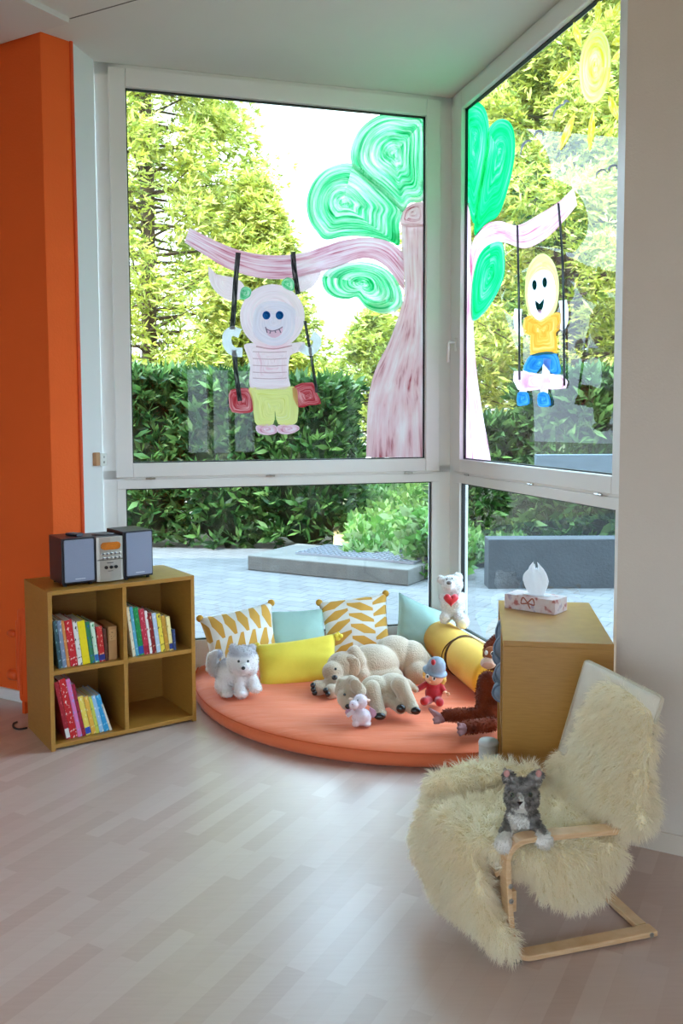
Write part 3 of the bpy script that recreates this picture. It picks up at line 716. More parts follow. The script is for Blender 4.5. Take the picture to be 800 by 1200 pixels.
for j in range(2):
    for i in range(5):
        MB().lathe([(.0065, 0), (.0065, .004), (.005, .005)], (.024+i*.0165, -.004, .131-j*.019), 14, Matrix.Rotation(rad(90), 3, 'X')).build('button', M('silver_button', '#d8d6d0', .25, .7), u, smooth=False)
        MB().lathe([(.0038, 0), (.0038, .0012)], (.024+i*.0165, -.009, .131-j*.019), 10, Matrix.Rotation(rad(90), 3, 'X')).build('button_centre', M('dark_print', '#34343a', .5), u)
for i in range(3):
    MB().lathe([(.0075, 0), (.0075, .005), (.006, .006)], (.036+i*.020, -.004, .070), 14, Matrix.Rotation(rad(90), 3, 'X')).build('knob', M('black_knob', '#18181a', .3), u)
b = MB(); b.box((.002, -.0042, .1025), (.11, .004, .1045)); b.rbox((.04, -.005, .088), (.066, -.002, .091), .001); b.rbox((.044, -.005, .052), (.064, -.002, .054), .0008)
b.build('panel_print', M('dark_print', '#34343a', .5), u)
MB().lathe([(.048, 0), (.048, .004), (.02, .006), (.0, .006)], (.056, .10, .205), 24).build('disc_lid', M('dark_grey_plastic', '#4a4a4c', .4), u, smooth=True)
rc = thing('remote_control', 'small dark remote control lying on top of the left speaker', 'remote control', sl_.matrix_basis @ Vector((.095, .105, .2382)), rad(34.33+20))
MB().rbox((-.02, -.045, 0), (.02, .045, .012), .006).build('case', M('dark_blue_plastic', '#2c3a48', .35), rc, bevel=.003, smooth=False)
for i in range(3):
    for j in range(3): MB().lathe([(.004, 0), (.004, .002)], (-.011+.011*i, -.02+.02*j, .012), 8).build('key', M('grey_key', '#7c8c98', .5), rc)

# orange radiator behind the bookcase
rd = thing('radiator', 'flat panel radiator painted orange like the wall, behind the bookcase', 'radiator', (0, 0, 0), math.atan2(WD.y, WD.x))
rp = at_y(27, 780, 4.66); o2 = K-WN*.10; tt = (Vector((rp.x, rp.y, 0))-o2).dot(WD); base = o2+WD*tt
rd.location = (base.x, base.y, 0)
MB().rbox((-.03, -.045, .07), (.125, .0, .58), .02).build('panel', M('orange_radiator_enamel', '#e8591c', .4), rd, bevel=.006)
b = MB()
for i in range(4): b.box((-.012+i*.036, -.049, .11), (.0+i*.036, -.0445, .54))
b.build('ridge', M('orange_radiator_enamel', '#e8591c', .4), rd, bevel=.002)
b = MB().tube([(-.03, -.02, .52), (-.055, -.02, .50), (-.06, -.02, .40), (-.06, -.02, .2), (-.055, -.02, .13), (-.03, -.02, .12)], .011, 10)
b.build('pipe', M('orange_radiator_enamel', '#e8591c', .4), rd, smooth=True)
b = MB().lathe([(.014, 0), (.02, .01), (.02, .045), (.015, .055)], (-.07, -.02, .43), 14, Matrix.Rotation(rad(-90), 3, 'Y')); b.build('valve', M('orange_radiator_enamel', '#e8591c', .4), rd, smooth=True)
b = MB().lathe([(.022, 0), (.03, .01), (.03, .06), (.022, .07)], (-.06, -.02, .20), 14, Matrix.Rotation(rad(-90), 3, 'Y')); b.build('valve', M('orange_radiator_enamel', '#e8591c', .4), rd, smooth=True)
b = MB().box((-.02, -.035, 0), (.0, -.01, .08)); b.build('foot', M('orange_radiator_enamel', '#e8591c', .4), rd)
cp = [at_z(u_, v_, .006) for u_, v_ in ((20, 846), (16, 848), (16, 852), (22, 854.5), (32, 853))]
tag(MB().tube(catmull(cp, 6), .005, 8).build('cable', M('black_cable', '#1c1a1a', .5), smooth=True), 'short black cable on the floor under the orange radiator', 'cable')

# second ochre unit, its open side faces the mattress
CWd, CDp, CHt, ct = .396, .7243, .780, .021
cu = thing('shelf_unit', 'ochre shelf unit with its closed side to the viewer, under the tissue box', 'cabinet', (.5935, 3.178, 0), rad(-8.81))
bx((0, 0, CHt-ct), (CWd, CDp, CHt)).build('top_panel', MOCH, cu, bevel=.0015)
bx((0, 0, 0), (CWd, ct, CHt-ct)).build('side_panel', MOCH, cu, bevel=.0015)
bx((0, CDp-ct, 0), (CWd, CDp, CHt-ct)).build('side_panel', MOCH, cu, bevel=.0015)
bx((0, ct, .012), (CWd, CDp-ct, .033)).build('bottom_panel', MOCH, cu, bevel=.0015)
bx((CWd-.012, ct, .033), (CWd-.002, CDp-ct, CHt-ct)).build('back_panel', MOCH, cu)
mid = CDp/2
bx((.002, mid-ct/2, .033), (CWd-.012, mid+ct/2, CHt-ct)).build('divider', MOCH, cu, bevel=.0015)
bx((.002, ct, .375), (CWd-.012, mid-ct/2, .396)).build('shelf', MOCH, cu); bx((.002, mid+ct/2, .375), (CWd-.012, CDp-ct, .396)).build('shelf', MOCH, cu)

# tissue box
p = at_z(650, 721, CHt); tb = thing('tissue_box', 'flat printed cardboard tissue box with a white tissue, on the ochre unit', 'tissue box', (p.x, p.y, CHt), 0)
q1 = at_z(603, 714, CHt)-p; q2 = at_z(678, 717.5, CHt)-p
e1 = Vector((q1.x, q1.y, 0)); 
def m_tissue():
    m, nt, N, L, b = new_mat('printed_tissue_card'); v = coords(nt, 'Object', (1, 1, 1)); n = noise(nt, 26, 2, v); n2 = noise(nt, 11, 2, v)
    r = ramp(nt, n.outputs['Fac'], [(.34, lin('#b06a68')), (.42, lin('#d8c4c4')), (.6, lin('#dcd4d4')), (.7, lin('#b8a8b8'))])
    L.new(r.outputs[0], b.inputs['Base Color']); b.inputs['Roughness'].default_value = .5; return m
e1n = e1.normalized(); Lx = .235; wy = .118; e2n = Vector((-e1n.y, e1n.x, 0)); e2n = e2n if e2n.dot(Vector((q2.x, q2.y, 0))) > 0 else -e2n
tb.rotation_euler = (0, 0, math.atan2(-e1n.y, -e1n.x))      # local x from far left end to the near corner
MB().box((-Lx, 0, 0), (0, wy, .062)).build('carton', m_tissue(), tb, bevel=.002)
bw = MB()
for s_ in (-1, 1):                                           # printed ribbon bow on the front
    P = [(-.125, -.0004, .036), (-.125+s_*.022, -.0004, .056), (-.125+s_*.03, -.0004, .030), (-.125, -.0004, .034)]
    bw.tube(catmull(P, 5), .003, 4, flat=.0006, up=(0, 0, 1))
bw.tube([(-.125, -.0004, .034), (-.113, -.0004, .012)], .003, 4, flat=.0006, up=(1, 0, 0)); bw.build('printed_bow', M('bow_print', '#a05a48', .5), tb)
MB().lathe([(.001, 0), (.045, .0004), (.045, .0012), (.001, .0014)], (-.115, .06, .062), 24, Matrix.Diagonal((1.35, .55, 1))).build('slot', M('slot_film', '#e8eaf0', .3), tb)
rng = np.random.default_rng(3); b = MB(); nu, nv = 40, 16
prof = [(.040, 0), (.050, .014), (.060, .036), (.066, .060), (.060, .085), (.046, .105), (.020, .120)]
vs = []
for j in range(nv+1):
    t = j/nv*(len(prof)-1); k = min(int(t), len(prof)-2); f_ = t-k; r0 = prof[k][0]*(1-f_)+prof[k+1][0]*f_; z0 = prof[k][1]*(1-f_)+prof[k+1][1]*f_
    for i in range(nu):
        a = 2*math.pi*i/nu; fold = 1+(.10+.35*j/nv)*(.55*math.sin(5*a+1.3+z0*14)+.35*math.sin(9*a+z0*30))
        r1 = r0*fold*.72; zz = z0+(j/nv)**2*(.013*math.sin(3*a+.6)+.012*math.sin(7*a+1))
        vs.append((-.115+r1*math.cos(a)*1.05-.008*j/nv, .06+r1*math.sin(a)*.55, .0625+max(0, zz)*1.0))
b.add(vs, [(j*nu+i, j*nu+(i+1) % nu, (j+1)*nu+(i+1) % nu, (j+1)*nu+i) for j in range(nv) for i in range(nu)])
mt, nt, N, L, bb = new_mat('tissue_paper'); bb.inputs['Base Color'].default_value = (.9, .91, .92, 1); bb.inputs['Roughness'].default_value = .9
tr = N.new('ShaderNodeBsdfTranslucent'); tr.inputs[0].default_value = (.95, .96, .97, 1); mx = N.new('ShaderNodeMixShader'); mx.inputs[0].default_value = .4
L.new(bb.outputs[0], mx.inputs[1]); L.new(tr.outputs[0], mx.inputs[2]); L.new(mx.outputs[0], N['Material Output'].inputs['Surface'])
b.build('tissue', mt, tb, smooth=True)

# white lidded bin between unit and chair
wb = thing('storage_bin', 'white lidded bin between the ochre unit and the sheepskin chair', 'bin', (.588, 3.44, -.0), rad(-4))
MB().lathe([(.032, 0), (.037, .01), (.039, .285)], (0, 0, 0), 28).build('body', M('white_bin_plastic', '#d8dcdc', .4), wb, smooth=False)
MB().lathe([(.040, .285), (.041, .296), (.036, .306), (.0, .308)], (0, 0, 0), 28).build('lid', M('white_bin_plastic', '#d8dcdc', .4), wb, smooth=True)

# ---------------------------------------------------------------- quarter round mattress
MT = .105
def m_mattress():
    m, nt, N, L, b = new_mat('coral_orange_cover')
    v = coords(nt, 'Object', (1, 1, 1)); n = noise(nt, 900, 2, v); n2 = noise(nt, 3, 4, coords(nt, 'Object', (1.2, 5, 3), (0, 0, .3)))
    b.inputs['Base Color'].default_value = (*lin('#ea7545'), 1); b.inputs['Roughness'].default_value = .75; b.inputs['Sheen Weight'].default_value = .15
    bump(nt, b, n2.outputs['Fac'], .45, .02); return m
ms = thing('floor_mattress', 'coral orange quarter round floor mattress filling the window corner', 'mattress', tuple(CR), 0)
def RA(a):
    d = (math.degrees(a) % 360)-242
    return 1.66+.25*math.cos(rad(d*(1.75 if d > 0 else 1.95)))
def mattress():
    RR, n, k = 1.745, 64, 26; b = MB(); vs = []; cen = Vector((0, 0, 0))
    a0, a1 = math.atan2(DL.y, DL.x) % (2*math.pi), math.atan2(DR.y, DR.x) % (2*math.pi)
    prof = [(0, 0), (.25, 0), (.5, 0), (.7, 0), (.85, 0), (.93, -.002), (.965, -.006), (.985, -.016), (.996, -.03), (1.0, -.052), (.997, -.078), (.988, -.095), (.97, -.104), (.9, -.105)]
    for (r, z) in prof:
        for i in range(n+1):
            a = a0+(a1-a0)*i/n; q = Vector((math.cos(a), math.sin(a), 0))*RA(a)*max(r, .001)+cen
            # gentle creases on the cover
            dz = .0016*math.sin(9*q.x+14*q.y)*math.sin(5*q.x-7*q.y+1) if r < .97 else 0
            vs.append((q.x, q.y, MT+z+dz))
    m = n+1
    fs = [(j*m+i, (j+1)*m+i, (j+1)*m+i+1, j*m+i+1) for j in range(len(prof)-1) for i in range(n)]
    b.add(vs, fs)
    # straight edges along the windows
    for i in (0, n):
        e = [j*m+i for j in range(len(prof))]; b.f.append(tuple(e) if i == n else tuple(reversed(e))); b.m.append(0)
    o = b.build('cover', m_mattress(), ms, smooth=True); return o
mattress()
# welt seam along the rounded edge
b = MB(); a0, a1 = AL, AR+2*math.pi; cen = Vector((0, 0, 0))
b.tube([tuple(Vector((math.cos(a0+(a1-a0)*i/60), math.sin(a0+(a1-a0)*i/60), 0))*(RA(a0+(a1-a0)*i/60)-.0065)+cen+Vector((0, 0, MT-.024))) for i in range(61)], .0035, 6)
b.build('piping', M('coral_piping', '#d85c28', .8), ms, smooth=True)

# ---------------------------------------------------------------- cushions
def cushion(corners, th, mats, parent, name='cover', n=22, pinch=.07, sag=0, seed=0):
    """corners tl, tr, br, bl in the thing's frame; UV (0..1, 0..1)"""
    tl, tr, br_, bl = [Vector(c) for c in corners]; nrm = (tr-tl).cross(bl-tl).normalized()
    if nrm.y > 0: nrm = -nrm
    rg = random.Random(seed); ph = [rg.uniform(0, 6) for _ in range(6)]
    b = MB(); vs = []; uv = []
    for side in (1, -1):
        for j in range(n+1):
            for i in range(n+1):
                u, v = i/n, j/n; U, V = 2*u-1, 2*v-1
                # edges curve inwards between the corners
                uu = .5+U/2*(1-pinch*(1-V*V)); vv = .5+V/2*(1-pinch*(1-U*U))
                p = tl.lerp(tr, uu).lerp(bl.lerp(br_, uu), vv)
                t = max(0, (1-U**2)*(1-V**2))**.42
                wr = .03*th*(math.sin(9*u+ph[0]+4*v)+math.sin(11*v-3*u+ph[1]))+.05*th*math.sin(30*(u if abs(U) < abs(V) else v)+ph[2])*max(0, max(abs(U), abs(V))-.55)*2
                p = p+nrm*side*(th/2*t+wr*t); vs.append(p); uv.append((u, 1-v))
    m = n+1; off = m*m; fs = []
    for j in range(n):
        for i in range(n):
            a = j*m+i; fs.append((a, a+m, a+m+1, a+1)); fs.append((off+a, off+a+1, off+a+m+1, off+a+m))
    b.add(vs, fs, None, uv)
    o = b.build(name, mats, parent, smooth=True)
    bm_ = bmesh.new(); bm_.from_mesh(o.data); bmesh.ops.remove_doubles(bm_, verts=bm_.verts, dist=.0004); bm_.normal_update(); bmesh.ops.recalc_face_normals(bm_, faces=bm_.faces); bm_.to_mesh(o.data); bm_.free()
    return o
def fabric(name, col, sc=700, st=.3):
    m, nt, N, L, b = new_mat(name); v = coords(nt, 'Object'); n = noise(nt, sc, 2, v); n2 = noise(nt, 12, 3, v)
    c = lin(col); r = ramp(nt, n.outputs['Fac'], [(.3, tuple(x*.9 for x in c)), (.7, tuple(min(1, x*1.08) for x in c))]); L.new(r.outputs[0], b.inputs['Base Color'])
    b.inputs['Roughness'].default_value = .85; b.inputs['Sheen Weight'].default_value = .15
    ad = math_n(nt, 'ADD', n.outputs['Fac'], math_n(nt, 'MULTIPLY', n2.outputs['Fac'], 3.0)); bump(nt, b, ad, st, .004); return m
def m_leafpat(name, ncol, nst, swap, slope):
    """mustard and white slanted leaf shapes: columns of stripes whose slant flips from column to column"""
    m, nt, N, L, b = new_mat(name); tc = N.new('ShaderNodeTexCoord'); sp = N.new('ShaderNodeSeparateXYZ'); L.new(tc.outputs['UV'], sp.inputs[0])
    u, v = (sp.outputs[1], sp.outputs[0]) if swap else (sp.outputs[0], sp.outputs[1])
    col = math_n(nt, 'MULTIPLY', u, ncol); fr = math_n(nt, 'SUBTRACT', math_n(nt, 'FRACT', col), .5); par = math_n(nt, 'MODULO', math_n(nt, 'FLOOR', col), 2)
    sgn = math_n(nt, 'SUBTRACT', math_n(nt, 'MULTIPLY', par, 2), 1)
    x = math_n(nt, 'ADD', math_n(nt, 'ADD', math_n(nt, 'MULTIPLY', v, nst), math_n(nt, 'MULTIPLY', math_n(nt, 'MULTIPLY', fr, sgn), slope)), math_n(nt, 'ADD', math_n(nt, 'MULTIPLY', par, .5), 6))
    # leaves: broad in the middle of the column, pointed at its sides
    wd = math_n(nt, 'SUBTRACT', .40, math_n(nt, 'MULTIPLY', math_n(nt, 'ABSOLUTE', fr), .56))
    inside = math_n(nt, 'LESS_THAN', math_n(nt, 'ABSOLUTE', math_n(nt, 'SUBTRACT', math_n(nt, 'FRACT', x), .5)), wd)
    mx = N.new('ShaderNodeMixRGB'); L.new(inside, mx.inputs[0]); mx.inputs[1].default_value = (*lin('#eeece4'), 1); mx.inputs[2].default_value = (*lin('#dda848'), 1)
    L.new(mx.outputs[0], b.inputs['Base Color']); b.inputs['Roughness'].default_value = .85; b.inputs['Sheen Weight'].default_value = .1
    n = noise(nt, 500, 2, coords(nt, 'Object')); bump(nt, b, n.outputs['Fac'], .25, .003); return m
MMINT = fabric('mint_cotton', '#a9cfc6'); MYEL = fabric('lemon_cotton', '#f0d94a'); MMUS = fabric('mustard_felt', '#e8b432', 300)
MCORN = fabric('mustard_tip', '#d8a33c')
def pillow(name, label, cat, px, ys, th, mat, tips=(), tipmat=None, group=None, sag=0, seed=0):
    W_ = [at_y(u, v, y) for (u, v), y in zip(px, ys)]; c = (W_[2]+W_[3])/2
    t = thing(name, label, cat, tuple(c), 0, group)
    cushion([w-c for w in W_], th, mat, t, seed=seed)
    for k in tips:
        p = W_[k]-c; m_ = ((W_[0]+W_[1]+W_[2]+W_[3])/4-c); d = (m_-p).normalized()
        b = MB().sphere(p+d*.012, (.022, .016, .022)); b.build('corner_tip', tipmat or MCORN, t, smooth=True)
    return t
pillow('patterned_cushion', 'mustard and white leaf patterned cushion behind the small husky plush', 'cushion', [(232, 724), (319, 705), (326, 768), (250, 792)], [5.16, 5.32, 5.10, 4.95], .13, m_leafpat('leaf_pattern_upright', 2.0, 5.5, True, .55), (0, 1), group='patterned cushions', seed=1)
pillow('plain_cushion', 'mint green cushion behind the lemon yellow one, against the left window', 'cushion', [(309, 716), (379, 713), (386, 772), (318, 775)], [5.36, 5.44, 5.22, 5.14], .12, MMINT, seed=2)
pillow('patterned_cushion', 'mustard and white leaf patterned cushion behind the large beige plush dog', 'cushion', [(372, 705), (453, 694), (459, 765), (386, 776)], [5.46, 5.54, 5.36, 5.26], .13, m_leafpat('leaf_pattern_rows', 2.6, 5.0, False, .8), (0, 1), group='patterned cushions', seed=3)
pillow('plain_cushion', 'mint green cushion in the window corner below the white teddy', 'cushion', [(467, 694), (534, 722), (541, 776), (459, 778)], [5.52, 5.52, 5.34, 5.36], .14, MMINT, seed=4)
yc = pillow('lumbar_cushion', 'lemon yellow oblong cushion with knotted corners leaning on the others', 'cushion', [(297, 756), (394, 742), (397, 798), (304, 811)], [4.98, 5.06, 4.93, 4.84], .12, MYEL, seed=5)
for (u, v, y) in ((397, 746, 5.05), (306, 812, 4.83), (299, 757, 4.98)):
    p = at_y(u, v, y)-Vector(yc.location); b = MB(); rg = random.Random(int(u))
    for k in range(7 if u != 299 else 3): b.sphere(p+Vector((rg.uniform(-.016, .016), rg.uniform(-.012, .012), rg.uniform(-.014, .014))), .0135, None, 10, 8)
    b.build('knot', MYEL, yc, smooth=True)
# bolster: rolled mustard mat tied with a brown cord
A0, A1 = Vector((.615, 5.40, MT+.118)), Vector((.80, 4.52, MT+.118)); ax = (A1-A0).normalized()
bo = thing('bolster', 'rolled mustard yellow mat tied with a brown cord, along the right window', 'bolster', (A0.x, A0.y, MT), 0)
b = MB(); L_ = (A1-A0).length; rot = Vector((0, 0, 1)).rotation_difference(ax).to_matrix()
prof = [(.0, 0), (.07, .0), (.098, .004), (.112, .014), (.117, .03), (.117, L_*.45), (.1125, L_*.48), (.117, L_*.51), (.117, L_-.03), (.112, L_-.014), (.098, L_-.004), (.07, L_), (0, L_)]
b.lathe(prof, A0-Vector(bo.location), 40, rot); b.build('roll', MMUS, bo, smooth=True)
e1_ = rot @ Vector((1, 0, 0)); e2_ = rot @ Vector((0, 1, 0))
for k, (s_, tl) in enumerate(((.44, .10), (.475, -.08), (.50, .03))):
    P = []
    for i in range(30):
        a = 2*math.pi*i/30; P.append(A0+ax*(L_*s_+tl*.45*math.sin(a+k))+(e1_*math.cos(a)+e2_*math.sin(a))*.1185-Vector(bo.location))
    MB().tube(P, .0035, 6, closed=True).build('cord', M('brown_cord', '#5a3c20', .8), bo, smooth=True)
# ================================================================ soft toys
PLUSH = (M_attr('plush_skin', .9, .2), M_attr('plush_pile', .9, .2, .5))
MNOSE = M('black_toy_plastic', '#141214', .2, coat=.4)
MEYEW = M('white_toy_plastic', '#f0eee8', .25)
MTONGUE = M('pink_felt', '#d88a98', .8)
PILE = M_attr('short_plush', .95, .5, 0, .1, 170)
class Toy:
    """a toy on the mattress: pixel of its base gives the place, z the surface height; w() turns photo points into its own frame"""
    def __init__(s, name, label, cat, u, v, z=MT, group=None, y=None):
        p = at_z(u, v, z) if y is None else at_y(u, v, y); s.p = p; s.D = p.y; s.k = p.y/F
        s.t = thing(name, label, cat, tuple(p), 0, group)
    def w(s, u, v, dy=0): return at_y(u, v, s.D+dy)-s.p
    def e(s, u, v, dy, ru, rv, rd=None, rot=0):
        return ('e', s.w(u, v, dy), (ru*s.k, (rd or ru)*s.k, rv*s.k), Matrix.Rotation(rad(rot), 3, 'Y'))
    def c(s, a, b, r0, r1): return ('c', s.w(*a), s.w(*b), r0*s.k, r1*s.k)
    def skin(s, prims, voxel=.006, smooth=5):
        v, f = skin(prims, voxel, smooth); lo = v[:, 2] < .001; v[lo, 2] = .001+(v[lo, 2]-.001)*.05; return v, f
    def body(s, name, prims, colfn, n, length, width, seed, voxel=.006, smooth=5, mat=None, **kw):
        v, f = s.skin(prims, voxel, smooth); rg = np.random.default_rng(seed)
        fu = [fur(v, f, n, length, width, rg, **kw)] if n else []
        for q in fu: q[0][:, 2] = np.maximum(q[0][:, 2], .0008)
        return plush_mesh(name, v, f, mat or PLUSH, s.t, colfn, fu)
    def ball(s, name, u, v, dy, r, mat, rz=None, parent=None, rd=None):
        b = MB().sphere(s.w(u, v, dy), (r*s.k, (rd or r)*s.k, (rz or r)*s.k), None, 14, 10); return b.build(name, mat, parent or s.t, smooth=True)
def mixc(a, b, m): return a[None]*(1-m[:, None])+b[None]*m[:, None]
def A(c): return np.array(lin(c))
def sst(x, a, b): t = np.clip((x-a)/(b-a), 0, 1); return t*t*(3-2*t)
def vnoise(p, s, seed=0):
    r = np.random.default_rng(seed); o = 0
    for i in range(5):
        k = r.normal(0, s, 3); o = o+np.sin(p@k+r.random()*6.3)
    return o/5

# --- husky
T = Toy('plush_husky', 'small grey and white husky plush with curled tail beside the lemon cushion', 'plush toy', 280, 813)
hc, mz = T.w(284, 774, -.05), T.w(286, 784, -.10)
def col(p):
    g = A('#a3a1ab'); w = A('#ecebea'); d = A('#8b8994')
    x = p-np.array(hc); m = np.ones(len(p))
    head = np.linalg.norm(x*[1, 1, 1], axis=1) < .105
    # grey cap with a pointed blaze between the eyes, white face below
    fx = np.abs(x[:, 0]-.008); cap = .8*sst(x[:, 2], .026, .046)+0*fx; cap = np.maximum(cap, 0*fx)
    back = sst(p[:, 2], .075, .10)*sst(p[:, 1], -.03, .02)
    tail = (p[:, 0] < -.12)
    m = np.where(head & (x[:, 1] < .10), cap, back); m = np.where(tail, sst(-p[:, 1]+.10, 0, .05)*.6, m)
    m = np.where((p[:, 2] < .07), 0.0, m)
    return mixc(w, g, np.clip(m*(.85+.25*vnoise(p, 90, 2)), 0, 1))
pr = [T.e(270, 788, .06, 19, 17, 22), T.e(284, 794, .0, 13, 15, 13), T.e(284, 774, -.05, 18.5, 17.5, 17), T.e(286, 783, -.125, 8, 6.5, 7), T.e(276, 781, -.06, 9, 9, 12), T.e(294, 782, -.06, 8, 9, 12),
      T.e(273, 760, -.03, 5, 6, 4), T.e(295, 760, -.03, 5, 6, 4), T.c((280, 794, -.04), (281, 808, -.06), 6.5, 7.5), T.e(283, 812, -.075, 8, 5.5, 10), T.c((293, 790, -.02), (298, 803, -.04), 6.5, 7.2), T.e(299, 806, -.05, 7.5, 5.5, 9),
      T.e(262, 802, .0, 10, 12, 12), T.e(266, 812, -.04, 8, 5, 10), T.c((258, 790, .10), (249, 782, .11), 6.5, 8), T.c((249, 782, .11), (249, 770, .09), 8, 7), T.c((249, 770, .09), (256, 766, .07), 7, 5)]
T.body('body', pr, col, 13000, .011, .0022, 1, .0055, 4, comb=(0, 0, -.25), jit=.45, clump=0)
for u in (279.5, 290.5): T.ball('eye', u, 775, -.135, 1.5, MNOSE, 1.6)
T.ball('nose', 285, 783, -.165, 2.4, MNOSE, 2.0)

# --- large beige dog, lying
T = Toy('plush_dog', 'large beige plush dog lying at the back behind the smaller one', 'plush toy', 420, 806, group='beige plush dogs')
def beige(seed, base, dark): 
    def f(p): return mixc(A(base), A(dark), np.clip(.45+.6*vnoise(p, 25, seed), 0, 1))
    return f
pr = [T.e(402, 780, .02, 20, 17, 19), T.e(390, 787, -.05, 13, 12, 14), T.e(391, 796, -.09, 9, 7, 10), T.e(437, 778, .12, 32, 24, 27), T.e(462, 768, .24, 27, 25, 28), T.e(482, 773, .22, 20, 24, 24), T.e(440, 792, .06, 34, 14, 22), T.e(488, 790, .14, 15, 18, 20),
      T.c((418, 770, .04), (424, 792, -.02), 8.5, 9.5), T.c((415, 765, .03), (420, 775, 0), 9, 9),
      T.c((410, 800, -.06), (374, 806, -.11), 9, 8.5), T.e(372, 806, -.12, 8.5, 9, 9), T.c((415, 803, -.09), (390, 811, -.17), 8, 8), T.e(388, 810, -.18, 8, 8.5, 9),
      T.c((490, 758, .26), (503, 774, .22), 5.5, 4.5), T.c((503, 774, .22), (506, 782, .18), 4.5, 4)]
T.body('body', pr, beige(4, '#cbb8a0', '#bda88e'), 0, .010, .0019, 2, .0065, 3, mat=PILE)
T.body('ear', [T.e(414, 785, -.045, 8, 15, 4.5, 14), T.e(411, 774, -.02, 8, 7, 7)], beige(6, '#c2ae94', '#b49e84'), 0, .008, .0019, 21, .005, 4, mat=PILE)
b = MB()
for k, (u, v) in enumerate(((366.5, 803), (367, 808), (368.5, 812))): b.sphere(T.w(u, v, -.165), 3.2*T.k, None, 10, 8)
b.build('paw_pad', MNOSE, T.t, smooth=True)
b = MB()
for k, (u, v) in enumerate(((381.5, 809), (384, 813.5))): b.sphere(T.w(u, v, -.225), 3.2*T.k, None, 10, 8)
b.build('paw_pad', MNOSE, T.t, smooth=True)
T.ball('nose', 392, 794, -.145, 3.6, MNOSE, 3); T.ball('eye', 393, 784, -.12, 1.6, MNOSE)

# --- smaller beige dog
T = Toy('plush_dog', 'smaller beige plush dog with black paw pads, in front of the large one', 'plush toy', 440, 840, group='beige plush dogs')
pr = [T.e(407, 808, .0, 14, 16, 15), T.e(404, 818, -.05, 9.5, 11, 11), T.e(406, 826, -.07, 7, 6, 8), T.e(440, 808, .10, 20, 17, 19), T.e(460, 806, .12, 22, 18, 20), T.e(446, 818, .08, 22, 12, 17),
      T.c((412, 797, -.03), (422, 810, -.07), 6, 7.5), T.e(419, 806, -.07, 8, 7, 5), T.c((399, 799, .0), (396, 811, -.02), 5, 5),
      T.c((436, 806, .0), (444, 834, -.05), 9.5, 8), T.e(445, 836, -.06, 8.5, 6.5, 9),
      T.c((468, 802, .02), (482, 828, -.04), 11, 8), T.e(483, 830, -.05, 8.5, 7, 9), T.c((455, 820, .04), (469, 829, -.02), 7.5, 7.5), T.e(469, 830, -.03, 7.5, 7, 7), T.c((477, 800, .12), (487, 808, .12), 5, 4)]
T.body('body', pr, beige(14, '#d0bfa6', '#c2af94'), 0, .0085, .0018, 3, .0055, 3, mat=PILE)
T.body('ear', [T.e(417.5, 804, -.085, 7, 9.5, 3.5, -32), T.e(414, 798, -.06, 7, 5, 6)], beige(16, '#c6b398', '#b8a388'), 0, .007, .0018, 31, .0045, 4, mat=PILE)
for (u, v, dy, ru, rv) in ((445, 840, -.10, 7, 4.2), (487, 833.5, -.09, 6, 4.6), (469.5, 831, -.07, 5.6, 5.2)): T.ball('paw_pad', u, v-.5, dy, ru, MNOSE, rv, rd=4)
T.ball('nose', 407.5, 828, -.115, 3.4, MNOSE, 3); T.ball('eye', 403.5, 814, -.115, 1.7, MNOSE)

# --- small white and pink toy
T = Toy('plush_dragon', 'tiny white and pink plush toy with small wings, sitting in front of the beige dogs', 'plush toy', 423, 850)
def col(p):
    m = sst(.012-p[:, 2], 0, .008); return mixc(A('#efe6ea'), A('#d8b8c8'), np.clip(m+.25*vnoise(p, 200, 3)+.1, 0, 1))
pr = [T.e(423.5, 840, .0, 11.5, 10, 11), T.e(422, 822, -.01, 8.5, 8.5, 8.5), T.e(414.5, 826, -.05, 5.5, 5.5, 6), T.e(417, 848, -.03, 4.5, 3, 6), T.e(430, 848, -.02, 4.5, 3, 6), T.c((413, 834, -.02), (408, 838, -.03), 2.6, 2.6)]
T.body('body', pr, col, 4000, .006, .0014, 4, .004, 4, jit=.3)
b = MB()
for ol, dy in (([(413, 832), (406, 831), (404, 835), (406, 839), (413, 838)], .01), ([(433, 829), (440, 833), (441, 838), (437, 842), (432, 837)], .01)):
    P = [T.w(x, y, dy) for x, y in ol]; b.prism([tuple(p) for p in P], (0, .010, 0))
b.build('wing', M('mauve_plush', '#c89cb0', .9, 0, .2, 60), T.t, bevel=.002)
T.ball('ear', 430.5, 820.5, -.01, 3.4, M('cream_felt', '#f0d4c0', .9), 1.6); T.ball('ear', 411, 819, -.01, 2.8, M('cream_felt', '#f0d4c0', .9), 1.4)
T.ball('eye', 419, 820.5, -.047, .9, MNOSE); T.ball('nostril', 412.8, 825.5, -.082, .8, M('pink_dot', '#c08898', .7))

